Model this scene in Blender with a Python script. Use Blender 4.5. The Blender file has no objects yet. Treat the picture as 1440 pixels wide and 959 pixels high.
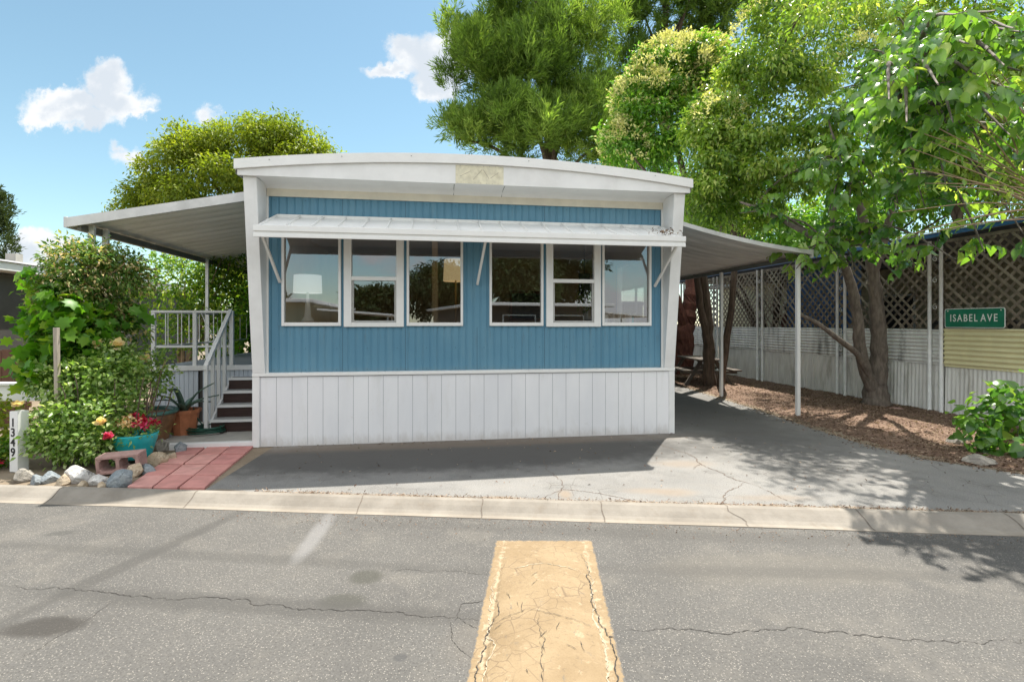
import bpy, math, random
import numpy as np
from mathutils import Vector, Matrix

random.seed(7)
RNG = np.random.default_rng(7)
sc = bpy.context.scene
col = sc.collection
R = math.radians

# ------------------------------------------------------------------ camera, sky, sun, exposure
F = 710.0 / 1440.0                       # focal length over picture width
CAM_H = 1.69
cam_d = bpy.data.cameras.new('camera'); cam = bpy.data.objects.new('camera', cam_d); col.objects.link(cam)
cam_d.sensor_width = 36.0; cam_d.lens = 36.0 * F
cam_d.shift_y = -24.5 / 1440.0
cam_d.clip_start = 0.05; cam_d.clip_end = 3000
cam.location = (0, 0, CAM_H); cam.rotation_euler = (R(90), 0, 0)
sc.camera = cam

SUN_DIR = Vector((1.0, 1.5, 3.7)).normalized()     # from the scene towards the sun
SUN_EL = math.asin(SUN_DIR.z); SUN_AZ = math.atan2(SUN_DIR.x, SUN_DIR.y)
SKY_STRENGTH = 0.115
sun_d = bpy.data.lights.new('sun', 'SUN'); sun = bpy.data.objects.new('sun', sun_d); col.objects.link(sun)
sun_d.energy = 5.0; sun_d.angle = R(0.55); sun_d.color = (1.0, 0.95, 0.87)
sun.rotation_euler = (-SUN_DIR).to_track_quat('-Z', 'Y').to_euler()
sun.location = (10, 15, 40)
sc.view_settings.view_transform = 'Standard'
sc.view_settings.look = 'None'
sc.view_settings.exposure = 0.88
sc.view_settings.gamma = 1.0
sc.view_settings.use_curve_mapping = False
sc.render.engine = 'CYCLES'
sc.cycles.use_denoising = True
sc.cycles.max_bounces = 8
sc.cycles.transparent_max_bounces = 12
sc.cycles.caustics_reflective = False; sc.cycles.caustics_refractive = False


class NT:
    """a few shortcuts for building a node tree"""
    def __init__(s, tree): s.t = tree; s.n = tree.nodes; s.l = tree.links
    def node(s, typ, **kw):
        n = s.n.new(typ)
        for k, v in kw.items(): setattr(n, k, v)
        return n
    def put(s, sock, v):
        if hasattr(v, 'is_output') or isinstance(v, bpy.types.NodeSocket): s.l.new(v, sock)
        else:
            if isinstance(v, (tuple, list)) and sock.type == 'RGBA' and len(v) == 3: v = (*v, 1)
            sock.default_value = v
    def math(s, op, a, b=None, c=None, clamp=False):
        n = s.node('ShaderNodeMath', operation=op); n.use_clamp = clamp
        s.put(n.inputs[0], a)
        if b is not None: s.put(n.inputs[1], b)
        if c is not None: s.put(n.inputs[2], c)
        return n.outputs[0]
    def vmath(s, op, a, b=None, scale=None):
        n = s.node('ShaderNodeVectorMath', operation=op)
        s.put(n.inputs[0], a)
        if b is not None: s.put(n.inputs[1], b)
        if scale is not None: s.put(n.inputs['Scale'], scale)
        return n.outputs['Value'] if op in ('LENGTH', 'DOT_PRODUCT', 'DISTANCE') else n.outputs['Vector']
    def mix(s, f, a, b, mode='MIX'):
        n = s.node('ShaderNodeMix', data_type='RGBA', blend_type=mode)
        n.clamp_factor = True
        s.put(n.inputs['Factor'], f); s.put(n.inputs[6], a); s.put(n.inputs[7], b)
        return n.outputs[2]
    def noise(s, vec, scale, detail=4, rough=0.55, dist=0.0):
        n = s.node('ShaderNodeTexNoise'); s.put(n.inputs['Vector'], vec)
        n.inputs['Scale'].default_value = scale; n.inputs['Detail'].default_value = detail
        n.inputs['Roughness'].default_value = rough; n.inputs['Distortion'].default_value = dist
        return n.outputs['Fac']
    def voro(s, vec, scale, out='Distance', feature='F1'):
        n = s.node('ShaderNodeTexVoronoi'); n.feature = feature
        s.put(n.inputs['Vector'], vec); n.inputs['Scale'].default_value = scale
        return n.outputs[out]
    def ramp(s, f, lo, hi, a=0.0, b=1.0, smooth=True):
        n = s.node('ShaderNodeMapRange'); n.interpolation_type = 'SMOOTHSTEP' if smooth else 'LINEAR'
        s.put(n.inputs['Value'], f)
        for k, v in zip(('From Min', 'From Max', 'To Min', 'To Max'), (lo, hi, a, b)): n.inputs[k].default_value = v
        return n.outputs['Result']


# ---- the sky: Nishita air with clouds at their own directions
world = bpy.data.worlds.new('World'); sc.world = world; world.use_nodes = True
w = NT(world.node_tree); w.n.clear()
sky = w.node('ShaderNodeTexSky', sky_type='NISHITA'); sky.sun_disc = False
sky.sun_elevation = SUN_EL; sky.sun_rotation = SUN_AZ
sky.altitude = 50; sky.air_density = 1.0; sky.dust_density = 0.25; sky.ozone_density = 1.0
tc = w.node('ShaderNodeTexCoord')
dirv = w.vmath('NORMALIZE', tc.outputs['Generated'])
sx = w.node('ShaderNodeSeparateXYZ'); w.l.new(dirv, sx.inputs[0])
ay = w.math('MAXIMUM', w.math('ABSOLUTE', sx.outputs['Y']), 0.05)
tx = w.math('DIVIDE', sx.outputs['X'], ay); tz = w.math('DIVIDE', sx.outputs['Z'], ay)
cmb = w.node('ShaderNodeCombineXYZ'); w.l.new(tx, cmb.inputs[0]); w.l.new(tz, cmb.inputs[1])
tv = cmb.outputs[0]
n1 = w.node('ShaderNodeTexNoise'); w.l.new(tv, n1.inputs['Vector']); n1.inputs['Scale'].default_value = 11; n1.inputs['Detail'].default_value = 9; n1.inputs['Roughness'].default_value = 0.66
warp = w.vmath('SCALE', w.vmath('SUBTRACT', n1.outputs['Color'], (0.5, 0.5, 0.5)), scale=0.125)
tw = w.vmath('ADD', tv, warp)
blobs = []
for px, py, rx, ry, amp in ((150, 108, 46, 38, 1), (85, 142, 66, 30, 1), (165, 142, 54, 32, 1), (55, 160, 32, 24, .9), (115, 168, 70, 20, .8), (195, 152, 26, 12, .6),
                            (615, 84, 66, 46, 1), (548, 100, 40, 15, .85), (610, 116, 44, 26, 1), (575, 72, 34, 26, .8),
                            (294, 166, 24, 17, .5), (186, 224, 34, 18, .5), (172, 210, 16, 12, .35), (62, 350, 60, 26, 1), (30, 345, 36, 16, .6), (205, 152, 16, 9, .5)):
    d = w.vmath('SUBTRACT', tw, ((px - 720) / 710, (455 - py) / 710, 0))
    d = w.vmath('DIVIDE', d, (rx / 710, ry / 710, 1))
    blobs.append(w.math('MULTIPLY', w.math('SUBTRACT', 1.0, w.vmath('LENGTH', d)), amp))
m = blobs[0]
for b in blobs[1:]: m = w.math('SMOOTH_MAX', m, b, 0.12)
front = w.math('GREATER_THAN', sx.outputs['Y'], 0.05)
mf = w.math('MULTIPLY', w.ramp(m, -0.02, 0.38), front)
# the half of the sky behind the photographer: scattered cumulus
n2 = w.noise(w.vmath('MULTIPLY', tw, (1.4, 2.6, 1)), 2.1, 6, .58)
back = w.math('LESS_THAN', sx.outputs['Y'], -0.05)
up = w.math('GREATER_THAN', sx.outputs['Z'], 0.0)
mb_ = w.math('MULTIPLY', w.math('MULTIPLY', w.ramp(n2, 0.44, 0.58), back), up)
# unseen bright clouds added overhead and behind to fill shade, clear round the sun
sunp = w.vmath('DOT_PRODUCT', dirv, tuple(SUN_DIR))
hi = w.math('MAXIMUM', w.math('MULTIPLY', w.ramp(sx.outputs['Z'], .20, .40), back), w.ramp(sx.outputs['Z'], .70, .85, 0, .6))
hi = w.math('MULTIPLY', hi, w.ramp(sunp, .90, .985, 1, 0))
hi_fill = w.math('MULTIPLY', w.ramp(w.noise(w.vmath('MULTIPLY', dirv, (1, 1, 1.6)), 2.4, 6, .55), .36, .50), hi)
cm = w.math('MAXIMUM', mf, mb_)
shade = w.ramp(w.math('ADD', w.noise(w.vmath('ADD', tv, (0, 0.03, 0)), 9, 6, .55), w.math('MULTIPLY', w.math('SUBTRACT', .5, m), .22)), 0.40, 0.62)
cloud_c = w.mix(shade, (3.6, 3.9, 4.25), (4.9, 4.95, 5.0))
hs = w.node('ShaderNodeHueSaturation'); hs.inputs['Hue'].default_value = 0.488; hs.inputs['Saturation'].default_value = 0.92; hs.inputs['Value'].default_value = 1.0
w.l.new(sky.outputs[0], hs.inputs['Color'])
airc = w.mix(1.0, hs.outputs[0], (.84, .92, .86), 'MULTIPLY')
skyc = w.mix(w.math('MULTIPLY', cm, 0.97), airc, cloud_c)
skyc = w.mix(hi_fill, skyc, (8.4, 8.4, 8.5))
bg = w.node('ShaderNodeBackground'); w.l.new(skyc, bg.inputs[0]); bg.inputs[1].default_value = SKY_STRENGTH
wo = w.node('ShaderNodeOutputWorld'); w.l.new(bg.outputs[0], wo.inputs[0])


# ------------------------------------------------------------------ materials
MATS = {}
def new_mat(name):
    m = bpy.data.materials.new(name); m.use_nodes = True
    t = NT(m.node_tree); t.n.clear()
    b = t.node('ShaderNodeBsdfPrincipled'); o = t.node('ShaderNodeOutputMaterial')
    t.l.new(b.outputs[0], o.inputs[0]); MATS[name] = m
    return m, t, b, o

def bump(t, b, h, strength, dist=0.01):
    n = t.node('ShaderNodeBump'); n.inputs['Strength'].default_value = strength; n.inputs['Distance'].default_value = dist
    t.put(n.inputs['Height'], h); t.l.new(n.outputs[0], b.inputs['Normal'])

def simple(name, c, rough=0.6, var=0.12, scale=6.0, metal=0.0, bmp=0.0, spec=0.5, dirt=None, dirt_amt=0.0, stretch=(1, 1, 1), bscale=None):
    m, t, b, o = new_mat(name)
    g = t.node('ShaderNodeTexCoord').outputs['Object']
    v = t.vmath('MULTIPLY', g, stretch)
    n = t.noise(v, scale, 5, .6)
    lo = tuple(x * (1 - var) for x in c); hi = tuple(min(1, x * (1 + var)) for x in c)
    cc = t.mix(t.ramp(n, .3, .7), lo, hi)
    if dirt:
        n2 = t.noise(v, scale * .45, 7, .68)
        cc = t.mix(t.math('MULTIPLY', t.ramp(n2, .5, .72), dirt_amt), cc, dirt)
    t.put(b.inputs['Base Color'], cc)
    b.inputs['Roughness'].default_value = rough; b.inputs['Metallic'].default_value = metal
    b.inputs['Specular IOR Level'].default_value = spec
    if bmp: bump(t, b, t.noise(v, bscale or scale * 6, 4, .6), bmp)
    return m

def leafmat(name, dark, mid, light, rough=0.45, trans=0.35, spec=0.4, gain=1.0):
    dark, mid, light = (tuple(x * gain for x in q) for q in (dark, mid, light))
    m, t, b, o = new_mat(name)
    a = t.node('ShaderNodeAttribute'); a.attribute_name = 'tint'
    f = a.outputs['Fac']
    c = t.mix(t.ramp(f, 0.0, 0.5), dark, mid); c = t.mix(t.ramp(f, 0.5, 1.0), c, light)
    t.put(b.inputs['Base Color'], c); b.inputs['Roughness'].default_value = rough
    b.inputs['Specular IOR Level'].default_value = spec
    tr = t.node('ShaderNodeBsdfTranslucent')
    t.put(tr.inputs[0], t.mix(1.0, c, (1.5, 1.55, 0.7), 'MULTIPLY'))
    mx = t.node('ShaderNodeMixShader'); mx.inputs[0].default_value = trans
    t.l.new(b.outputs[0], mx.inputs[1]); t.l.new(tr.outputs[0], mx.inputs[2]); t.l.new(mx.outputs[0], o.inputs[0])
    return m

WHITE = simple('white_paint', (.78, .78, .77), .45, .05, 3, dirt=(.5, .47, .42), dirt_amt=.18)
TRIM = simple('white_trim', (.80, .80, .78), .4, .03, 4)
m, t, b, o = new_mat('white_skirt_boards'); SKIRT = m
g = t.node('ShaderNodeTexCoord').outputs['Object']
c = t.mix(t.ramp(t.noise(t.vmath('MULTIPLY', g, (1, 1, .35)), 2.2, 5, .6), .3, .7), (.76, .765, .785), (.83, .83, .84))
c = t.mix(t.math('MULTIPLY', t.ramp(t.noise(t.vmath('MULTIPLY', g, (1, 1, .2)), 5, 7, .7), .5, .75), .3), c, (.60, .585, .55))
c = t.mix(t.math('MULTIPLY', t.ramp(t.noise(g, 9, 6, .75), .62, .72), .25), c, (.55, .52, .47))
zz = t.node('ShaderNodeSeparateXYZ'); t.l.new(g, zz.inputs[0])
sp_n = t.noise(t.vmath('MULTIPLY', g, (1, 1, .4)), 9, 7, .75)
c = t.mix(t.math('MULTIPLY', t.ramp(t.math('SUBTRACT', zz.outputs[2], t.math('MULTIPLY', sp_n, .34)), -.20, .0, 1, 0), .5), c, (.42, .38, .33))
t.put(b.inputs['Base Color'], c); b.inputs['Roughness'].default_value = .6
bump(t, b, t.noise(t.vmath('MULTIPLY', g, (1, 1, .1)), 30, 4, .6), .15)
GROOVE = simple('groove_shadow', (.34, .34, .36), .8, .1)
m, t, b, o = new_mat('blue_siding'); BLUE = m
g = t.node('ShaderNodeTexCoord').outputs['Object']
st_ = t.vmath('MULTIPLY', g, (1, 1, .12))
c = t.mix(t.ramp(t.noise(g, 1.1, 5, .6), .3, .7), (.088, .235, .345), (.112, .268, .375))
c = t.mix(t.math('MULTIPLY', t.ramp(t.noise(st_, 9, 6, .7), .48, .72), .40), c, (.16, .30, .375))
c = t.mix(t.math('MULTIPLY', t.ramp(t.noise(st_, 17, 6, .7), .56, .74), .35), c, (.07, .17, .24))
zz = t.node('ShaderNodeSeparateXYZ'); t.l.new(g, zz.inputs[0])
sill = t.math('MULTIPLY', t.ramp(zz.outputs[2], 1.25, 1.66), t.ramp(zz.outputs[2], 1.66, 1.67, 1, 0))
c = t.mix(t.math('MULTIPLY', t.math('MULTIPLY', sill, t.ramp(t.noise(st_, 26, 4, .6), .55, .7)), .5), c, (.10, .15, .17))
c = t.mix(t.math('MULTIPLY', t.ramp(t.math('ADD', zz.outputs[2], t.math('MULTIPLY', t.noise(g, 12, 5, .7), .12)), 1.06, 1.16, 1, 0), .45), c, (.15, .22, .24))
t.put(b.inputs['Base Color'], c); b.inputs['Roughness'].default_value = .5
bump(t, b, t.noise(g, 3, 3, .5), .06, .02)
CREAM = simple('cream_board', (.72, .67, .55), .6, .07, 4)
PATCHM = simple('cream_patch', (.70, .66, .50), .55, .12, 14, dirt=(.4, .34, .2), dirt_amt=.3)
ROOFM = simple('roof_white', (.66, .66, .65), .5, .08, 2, dirt=(.4, .4, .38), dirt_amt=.3)
ALU = simple('aluminium_canopy', (.84, .82, .74), .5, .08, 1.6, dirt=(.36, .34, .26), dirt_amt=.35, stretch=(.5, 3, 1))
ALUGREY = simple('aluminium_carport', (.74, .75, .74), .5, .1, 2, dirt=(.25, .26, .25), dirt_amt=.4, stretch=(.5, 3, 1))
ALUEDGE = simple('canopy_edge', (.66, .66, .65), .5, .1, 3, dirt=(.36, .36, .34), dirt_amt=.45)
GUTTER = simple('dark_gutter', (.16, .16, .14), .6, .15, 4)
STEPBROWN = simple('brown_riser_wood', (.045, .022, .017), .55, .25, 8, stretch=(.4, 1, 4))
TREAD = simple('grey_tread', (.36, .36, .35), .7, .12, 8)
DECKM = simple('grey_blue_deck', (.26, .29, .33), .6, .1, 5)
DECKSKIRT = simple('pale_blue_skirt', (.56, .61, .67), .5, .07, 4, dirt=(.35, .37, .38), dirt_amt=.25, stretch=(2, 2, .4))
DARK = simple('dark_gap', (.03, .03, .035), .9, .2)
INWALL = simple('interior_wall', (.66, .50, .30), .8, .05, 2)
INCEIL = simple('interior_ceiling', (.44, .33, .20), .85, .06, 2)
INFLOOR = simple('interior_floor', (.26, .16, .09), .5, .2, 5)
SHADEW = simple('white_lampshade', (.8, .8, .78), .8, .02)
BRASS = simple('brass', (.42, .30, .12), .35, .05, metal=.8)
WOODRED = simple('red_brown_wood', (.22, .07, .03), .45, .2, 6, stretch=(1, 1, .3))
BARK = simple('grey_bark', (.17, .14, .115), .85, .35, 9, bmp=.7, stretch=(2.2, 2.2, .5), bscale=26, dirt=(.07, .055, .045), dirt_amt=.6)
BARKD = simple('brown_bark', (.105, .075, .055), .9, .35, 8, bmp=.7, stretch=(2, 2, .5), bscale=22)
BARKR = simple('reddish_bark', (.12, .045, .032), .9, .35, 8, bmp=.7, stretch=(2, 2, .4), bscale=22)
TWIG = simple('tan_twig', (.36, .25, .16), .7, .25, 9)
LATT = simple('weathered_lattice', (.19, .155, .12), .8, .28, 6, stretch=(1, 1, 1))
CORR = simple('galvanised_sheet', (.80, .80, .78), .5, .12, 3, dirt=(.08, .08, .075), dirt_amt=.75, stretch=(1, 2.3, .35))
CORRW = simple('white_sheet', (.82, .82, .79), .55, .1, 3, dirt=(.26, .25, .2), dirt_amt=.55, stretch=(1, 2.5, .5))
YELS = simple('pale_yellow_sheet', (.78, .73, .45), .5, .06, 3, dirt=(.38, .36, .2), dirt_amt=.4, stretch=(1, 1, .6))
BLUEP = simple('bright_blue_paint', (.03, .15, .38), .45, .2, 5)
TARP = simple('blue_tarp', (.05, .12, .30), .5, .25, 4)
PIPE = simple('pipe_white', (.80, .80, .80), .45, .08, 8, dirt=(.36, .36, .34), dirt_amt=.3)
SIGNG = simple('sign_green', (.012, .185, .105), .45, .14, 4, dirt=(.06, .22, .15), dirt_amt=.45)
SIGNW = simple('sign_white', (.82, .84, .82), .4, .02)
BLACK = simple('black_digits', (.012, .012, .014), .5, .05)
TEAL = simple('teal_glaze', (.025, .48, .52), .32, .1, 7, bmp=.05)
TERRA = simple('terracotta', (.42, .15, .065), .7, .15, 9, dirt=(.25, .12, .07), dirt_amt=.4)
BRNPOT = simple('brown_glaze', (.21, .10, .045), .35, .3, 7, dirt=(.08, .10, .07), dirt_amt=.5)
GRNRIM = simple('green_glaze', (.06, .14, .12), .3, .2, 8)
SOILM = simple('potting_soil', (.03, .022, .016), .95, .3, 20)
HOSE = simple('green_hose', (.012, .075, .05), .35, .1)
CINDER = simple('pink_block', (.40, .25, .22), .9, .15, 18, bmp=.4, dirt=(.24, .19, .17), dirt_amt=.5)
OLDWOOD = simple('grey_stake', (.38, .33, .27), .85, .2, 8, stretch=(2, 2, .4))
BRNFENCE = simple('brown_fence', (.11, .05, .028), .75, .25, 5, stretch=(1, 1, .5))
NWALL = simple('dark_siding', (.052, .048, .044), .6, .12, 3)
YWALL = simple('pale_yellow_siding', (.55, .50, .34), .7, .06, 2)
GREYROOF = simple('grey_roof', (.28, .28, .28), .8, .1, 3)
PAPER = simple('book_mix', (.35, .33, .30), .7, .4, 14)
PICT = simple('dark_picture', (.05, .035, .025), .5, .6, 6)
PAVER = simple('red_paver', (.52, .235, .205), .8, .12, 5, bmp=.15, bscale=60, dirt=(.33, .20, .17), dirt_amt=.5)
CONC = simple('concrete', (.40, .385, .35), .85, .12, 4, bmp=.2, bscale=70, dirt=(.28, .26, .22), dirt_amt=.4)
YELLOWP = simple('yellow_plastic', (.6, .36, .02), .4, .05)
IVORY = simple('beige_lampshade', (.62, .47, .26), .8, .02)

L_PINE = leafmat('pine_needles', (.058, .105, .02), (.125, .20, .036), (.24, .32, .075), .6, .5, .25, gain=1.35)
L_PINE2 = leafmat('pine_needles_dark', (.035, .075, .016), (.07, .125, .022), (.12, .18, .035), .6, .4, .25, gain=1.5)
L_PRIV = leafmat('privet_leaves', (.04, .11, .012), (.095, .21, .018), (.21, .28, .055), .36, .45, .7, gain=1.5)
L_PRIVY = leafmat('privet_leaves_light', (.055, .105, .016), (.125, .195, .028), (.25, .28, .075), .36, .48, .7, gain=1.75)
L_BLOSS = leafmat('privet_blossom', (.48, .48, .18), (.64, .61, .30), (.78, .74, .46), .7, .3, .2)
L_YEL = leafmat('yellow_green_leaves', (.10, .145, .014), (.18, .23, .02), (.29, .31, .035), .5, .48, .4, gain=1.2)
L_MUL = leafmat('mulberry_leaves', (.042, .11, .025), (.125, .235, .035), (.32, .40, .085), .27, .46, .8, gain=1.5)
L_GRAPE = leafmat('grape_leaves', (.05, .16, .012), (.11, .28, .018), (.30, .44, .03), .42, .5, .4, gain=1.0)
L_ROSE = leafmat('rose_leaves', (.07, .135, .03), (.16, .25, .055), (.40, .46, .23), .33, .45, .6, gain=1.45)
L_HONEY = leafmat('honeysuckle', (.05, .12, .025), (.12, .20, .04), (.50, .36, .19), .5, .42, .4, gain=1.35)
L_CYP = leafmat('cypress', (.02, .035, .012), (.04, .06, .02), (.06, .085, .03), .7, .2, .2, gain=1.5)
L_SHR = leafmat('garden_shrub_leaves', (.04, .10, .015), (.10, .20, .02), (.27, .34, .05), .45, .42, .4, gain=1.3)
L_LITTER = leafmat('leaf_litter', (.08, .048, .034), (.19, .125, .088), (.42, .32, .235), .85, .1, .2)
L_RED = leafmat('red_petals', (.28, .008, .02), (.5, .02, .06), (.55, .10, .22), .5, .25, .3)
L_PEACH = leafmat('peach_petals', (.72, .45, .22), (.84, .66, .40), (.88, .80, .60), .5, .3, .3)
L_PINKR = leafmat('pink_red_petals', (.42, .01, .05), (.6, .04, .12), (.65, .12, .25), .5, .25, .3)
L_AGAVE = leafmat('agave_leaf', (.05, .11, .075), (.08, .16, .10), (.14, .22, .14), .5, .1, .4)


L_FAR = leafmat('street_tree_leaves', (.018, .032, .010), (.028, .05, .014), (.045, .07, .02), .7, .2, .2)

def mat_shade(name, c, emit):
    m, t, b, o = new_mat(name)
    b.inputs['Base Color'].default_value = (*c, 1); b.inputs['Roughness'].default_value = .8
    b.inputs['Emission Color'].default_value = (*c, 1); b.inputs['Emission Strength'].default_value = emit
    return m
LITSHADE = mat_shade('lit_beige_shade', (.62, .46, .24), .28)
GLOWWHITE = mat_shade('glowing_white_shade', (.8, .8, .78), .22)  # soft glow put in for daylight falling on the white shade

# window glass: thin, see-through, with a clear reflection
m, t, b, o = new_mat('window_glass')
tr = t.node('ShaderNodeBsdfTransparent'); tr.inputs[0].default_value = (.95, .95, .93, 1)
gl = t.node('ShaderNodeBsdfGlossy'); gl.inputs['Roughness'].default_value = 0.0; gl.inputs['Color'].default_value = (.95, .97, 1, 1)
fr = t.node('ShaderNodeLayerWeight'); fr.inputs['Blend'].default_value = .35
mx = t.node('ShaderNodeMixShader'); t.put(mx.inputs[0], t.math('ADD', .21, t.math('MULTIPLY', fr.outputs['Fresnel'], .55), clamp=True))
t.l.new(tr.outputs[0], mx.inputs[1]); t.l.new(gl.outputs[0], mx.inputs[2]); t.l.new(mx.outputs[0], o.inputs[0])
GLASS = m


def ell(t, pos, cx, cy, rx, ry, rot, edge, soft=.35):
    """1 inside a rotated ellipse on the ground with a ragged edge, 0 outside"""
    d = t.vmath('SUBTRACT', pos, (cx, cy, 0))
    c_, s_ = math.cos(rot), math.sin(rot)
    a = t.math('DIVIDE', t.vmath('DOT_PRODUCT', d, (c_, s_, 0)), rx)
    b_ = t.math('DIVIDE', t.vmath('DOT_PRODUCT', d, (-s_, c_, 0)), ry)
    l = t.math('SQRT', t.math('ADD', t.math('MULTIPLY', a, a), t.math('MULTIPLY', b_, b_)))
    l = t.math('ADD', l, t.math('MULTIPLY', t.math('SUBTRACT', edge, .5), .9))
    return t.ramp(l, 1 - soft, 1 + soft, 1, 0)

def G(px, py, z=-.08):
    """photo pixel -> point on the ground plane at height z"""
    d = (CAM_H - z) * 710 / (py - 455.0)
    return ((px - 720) / 710 * d, d)
def P(px, py, d):
    return Vector(((px - 720) / 710 * d, d, CAM_H + (455 - py) / 710 * d))

# road asphalt: aggregate, seams, old oil, a pale smear
m, t, b, o = new_mat('road_asphalt')
pos = t.node('ShaderNodeNewGeometry').outputs['Position']
flat = t.vmath('MULTIPLY', pos, (1, 1, 0))
big = t.noise(flat, .7, 5, .6); med = t.noise(flat, 5, 5, .6); fine = t.noise(flat, 70, 3, .7); edge = t.noise(flat, 3.5, 5, .6)
c = t.mix(t.ramp(big, .3, .7), (.100, .096, .090), (.137, .131, .121))
c = t.mix(t.math('MULTIPLY', t.ramp(med, .4, .7), .35), c, (.135, .127, .115))
c = t.mix(t.math('MULTIPLY', t.ramp(fine, .35, .7), .65), c, (.065, .062, .056))
c = t.mix(t.math('MULTIPLY', t.ramp(t.noise(flat, 1.6, 8, .7), .5, .66), .4), c, (.165, .152, .132))
sp = t.node('ShaderNodeTexVoronoi'); t.put(sp.inputs['Vector'], flat); sp.inputs['Scale'].default_value = 105
rnd = t.node('ShaderNodeSeparateColor'); t.l.new(sp.outputs['Color'], rnd.inputs[0])
stone = t.math('MULTIPLY', t.ramp(rnd.outputs[0], .62, .88), t.ramp(sp.outputs['Distance'], .28, .5, 1, 0))
c = t.mix(t.math('MULTIPLY', stone, .8), c, (.29, .27, .235))
dstone = t.math('MULTIPLY', t.ramp(rnd.outputs[1], .72, .9), t.ramp(sp.outputs['Distance'], .3, .5, 1, 0))
c = t.mix(t.math('MULTIPLY', dstone, .6), c, (.045, .042, .04))
for (px, py, rx, ry, rot, amt, cc) in ((65, 881, .23, .10, .12, .8, (.046, .042, .037)), (515, 810, .11, .10, .1, .7, (.06, .059, .048)), (483, 845, .15, .09, 0, .65, (.058, .057, .047)),
                                       (563, 924, .035, .03, 0, .6, (.06, .06, .06)), (85, 750, .12, .05, .2, .5, (.06, .06, .055)), (700, 900, .3, .25, .2, .25, (.16, .14, .115)), (1100, 800, .9, .25, 0, .3, (.16, .145, .12))):
    gx, gy = G(px, py); c = t.mix(t.math('MULTIPLY', ell(t, flat, gx, gy, rx, ry, rot, edge), amt), c, cc)
def seam(a, b_, wid, amt, cc, c):
    (x0, y0), (x1, y1) = G(*a), G(*b_)
    ln = math.hypot(x1 - x0, y1 - y0)
    return t.mix(t.math('MULTIPLY', ell(t, flat, (x0 + x1) / 2, (y0 + y1) / 2, ln * .62, wid, math.atan2(y1 - y0, x1 - x0), edge, .5), amt), c, cc)
c = seam((-40, 895), (335, 722), .075, .62, (.068, .065, .06), c)
c = seam((100, 835), (660, 868), .10, .6, (.068, .065, .06), c)
c = seam((0, 765), (620, 800), .07, .45, (.075, .072, .066), c)
c = seam((620, 740), (1440, 770), .10, .4, (.078, .074, .068), c)
c = seam((462, 728), (422, 782), .07, .5, (.24, .235, .23), c)
c = seam((860, 800), (1440, 812), .08, .4, (.078, .074, .068), c)
t.put(b.inputs['Base Color'], c); b.inputs['Roughness'].default_value = .9; b.inputs['Specular IOR Level'].default_value = .25
bump(t, b, t.math('ADD', fine, t.math('MULTIPLY', stone, .6)), .5, .006)
ROAD = m

# driveway asphalt: paler, finer, dusty; soil creeping in at the curb
m, t, b, o = new_mat('driveway_asphalt')
pos = t.node('ShaderNodeNewGeometry').outputs['Position']
flat = t.vmath('MULTIPLY', pos, (1, 1, 0))
big = t.noise(flat, .9, 6, .62); med = t.noise(flat, 6, 5, .6); fine = t.noise(flat, 90, 3, .7); edge = t.noise(flat, 4, 6, .65)
c = t.mix(t.ramp(big, .3, .7), (.205, .200, .189), (.275, .266, .249))
c = t.mix(t.math('MULTIPLY', t.ramp(med, .45, .72), .3), c, (.26, .24, .21))
c = t.mix(t.math('MULTIPLY', t.ramp(t.noise(flat, 2.2, 8, .72), .5, .66), .35), c, (.115, .11, .10))
c = t.mix(t.math('MULTIPLY', t.ramp(fine, .38, .7), .55), c, (.085, .082, .075))
sp = t.node('ShaderNodeTexVoronoi'); t.put(sp.inputs['Vector'], flat); sp.inputs['Scale'].default_value = 95
rnd = t.node('ShaderNodeSeparateColor'); t.l.new(sp.outputs['Color'], rnd.inputs[0])
c = t.mix(t.math('MULTIPLY', t.math('MULTIPLY', t.ramp(rnd.outputs[0], .6, .9), t.ramp(sp.outputs['Distance'], .3, .5, 1, 0)), .5), c, (.29, .275, .245))
vo = t.node('ShaderNodeTexVoronoi', feature='DISTANCE_TO_EDGE'); t.put(vo.inputs['Vector'], t.vmath('ADD', flat, t.vmath('SCALE', t.node('ShaderNodeTexNoise').outputs['Color'], scale=.12))); vo.inputs['Scale'].default_value = 2.6
c = t.mix(t.math('MULTIPLY', t.math('MULTIPLY', t.ramp(vo.outputs[0], 0, .012, 1, 0), t.ramp(t.noise(flat, 1.1, 3, .5), .5, .62)), .6), c, (.06, .05, .042))
gx, gy = G(865, 655, 0)
c = t.mix(t.math('MULTIPLY', ell(t, flat, .9, 6.6, 4.2, .42, .15, edge, .5), .3), c, (.17, .165, .155))
c = t.mix(t.math('MULTIPLY', ell(t, flat, -.7, 6.55, 3.6, .75, .146, edge, .35), .85), c, (.07, .067, .063))  # home's cast shadow deepened: a darker strip painted into the asphalt
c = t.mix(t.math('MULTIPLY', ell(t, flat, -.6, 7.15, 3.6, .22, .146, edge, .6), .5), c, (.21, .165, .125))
c = t.mix(t.math('MULTIPLY', ell(t, flat, 3.6, 9.2, 1.0, 3.4, .0, edge, .6), .7), c, (.085, .082, .075))  # carport shade painted in as darker asphalt
for (px, py, rx, ry, amt) in ((962, 652, .3, .14, .45), (945, 692, .22, .1, .55), (905, 690, .2, .08, .4), (1090, 700, .35, .08, .4), (795, 695, .06, .12, .7)):
    gx, gy = G(px, py, 0); c = t.mix(t.math('MULTIPLY', ell(t, flat, gx, gy, rx, ry, 0, edge, .7), amt), c, (.25, .195, .14))
dn = Vector((.08, 1, 0)).normalized()
dd = t.math('SUBTRACT', t.vmath('DOT_PRODUCT', flat, tuple(dn)), 4.84 * dn.y)
dd = t.math('ADD', dd, t.math('MULTIPLY', t.math('SUBTRACT', edge, .5), .22))
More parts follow.
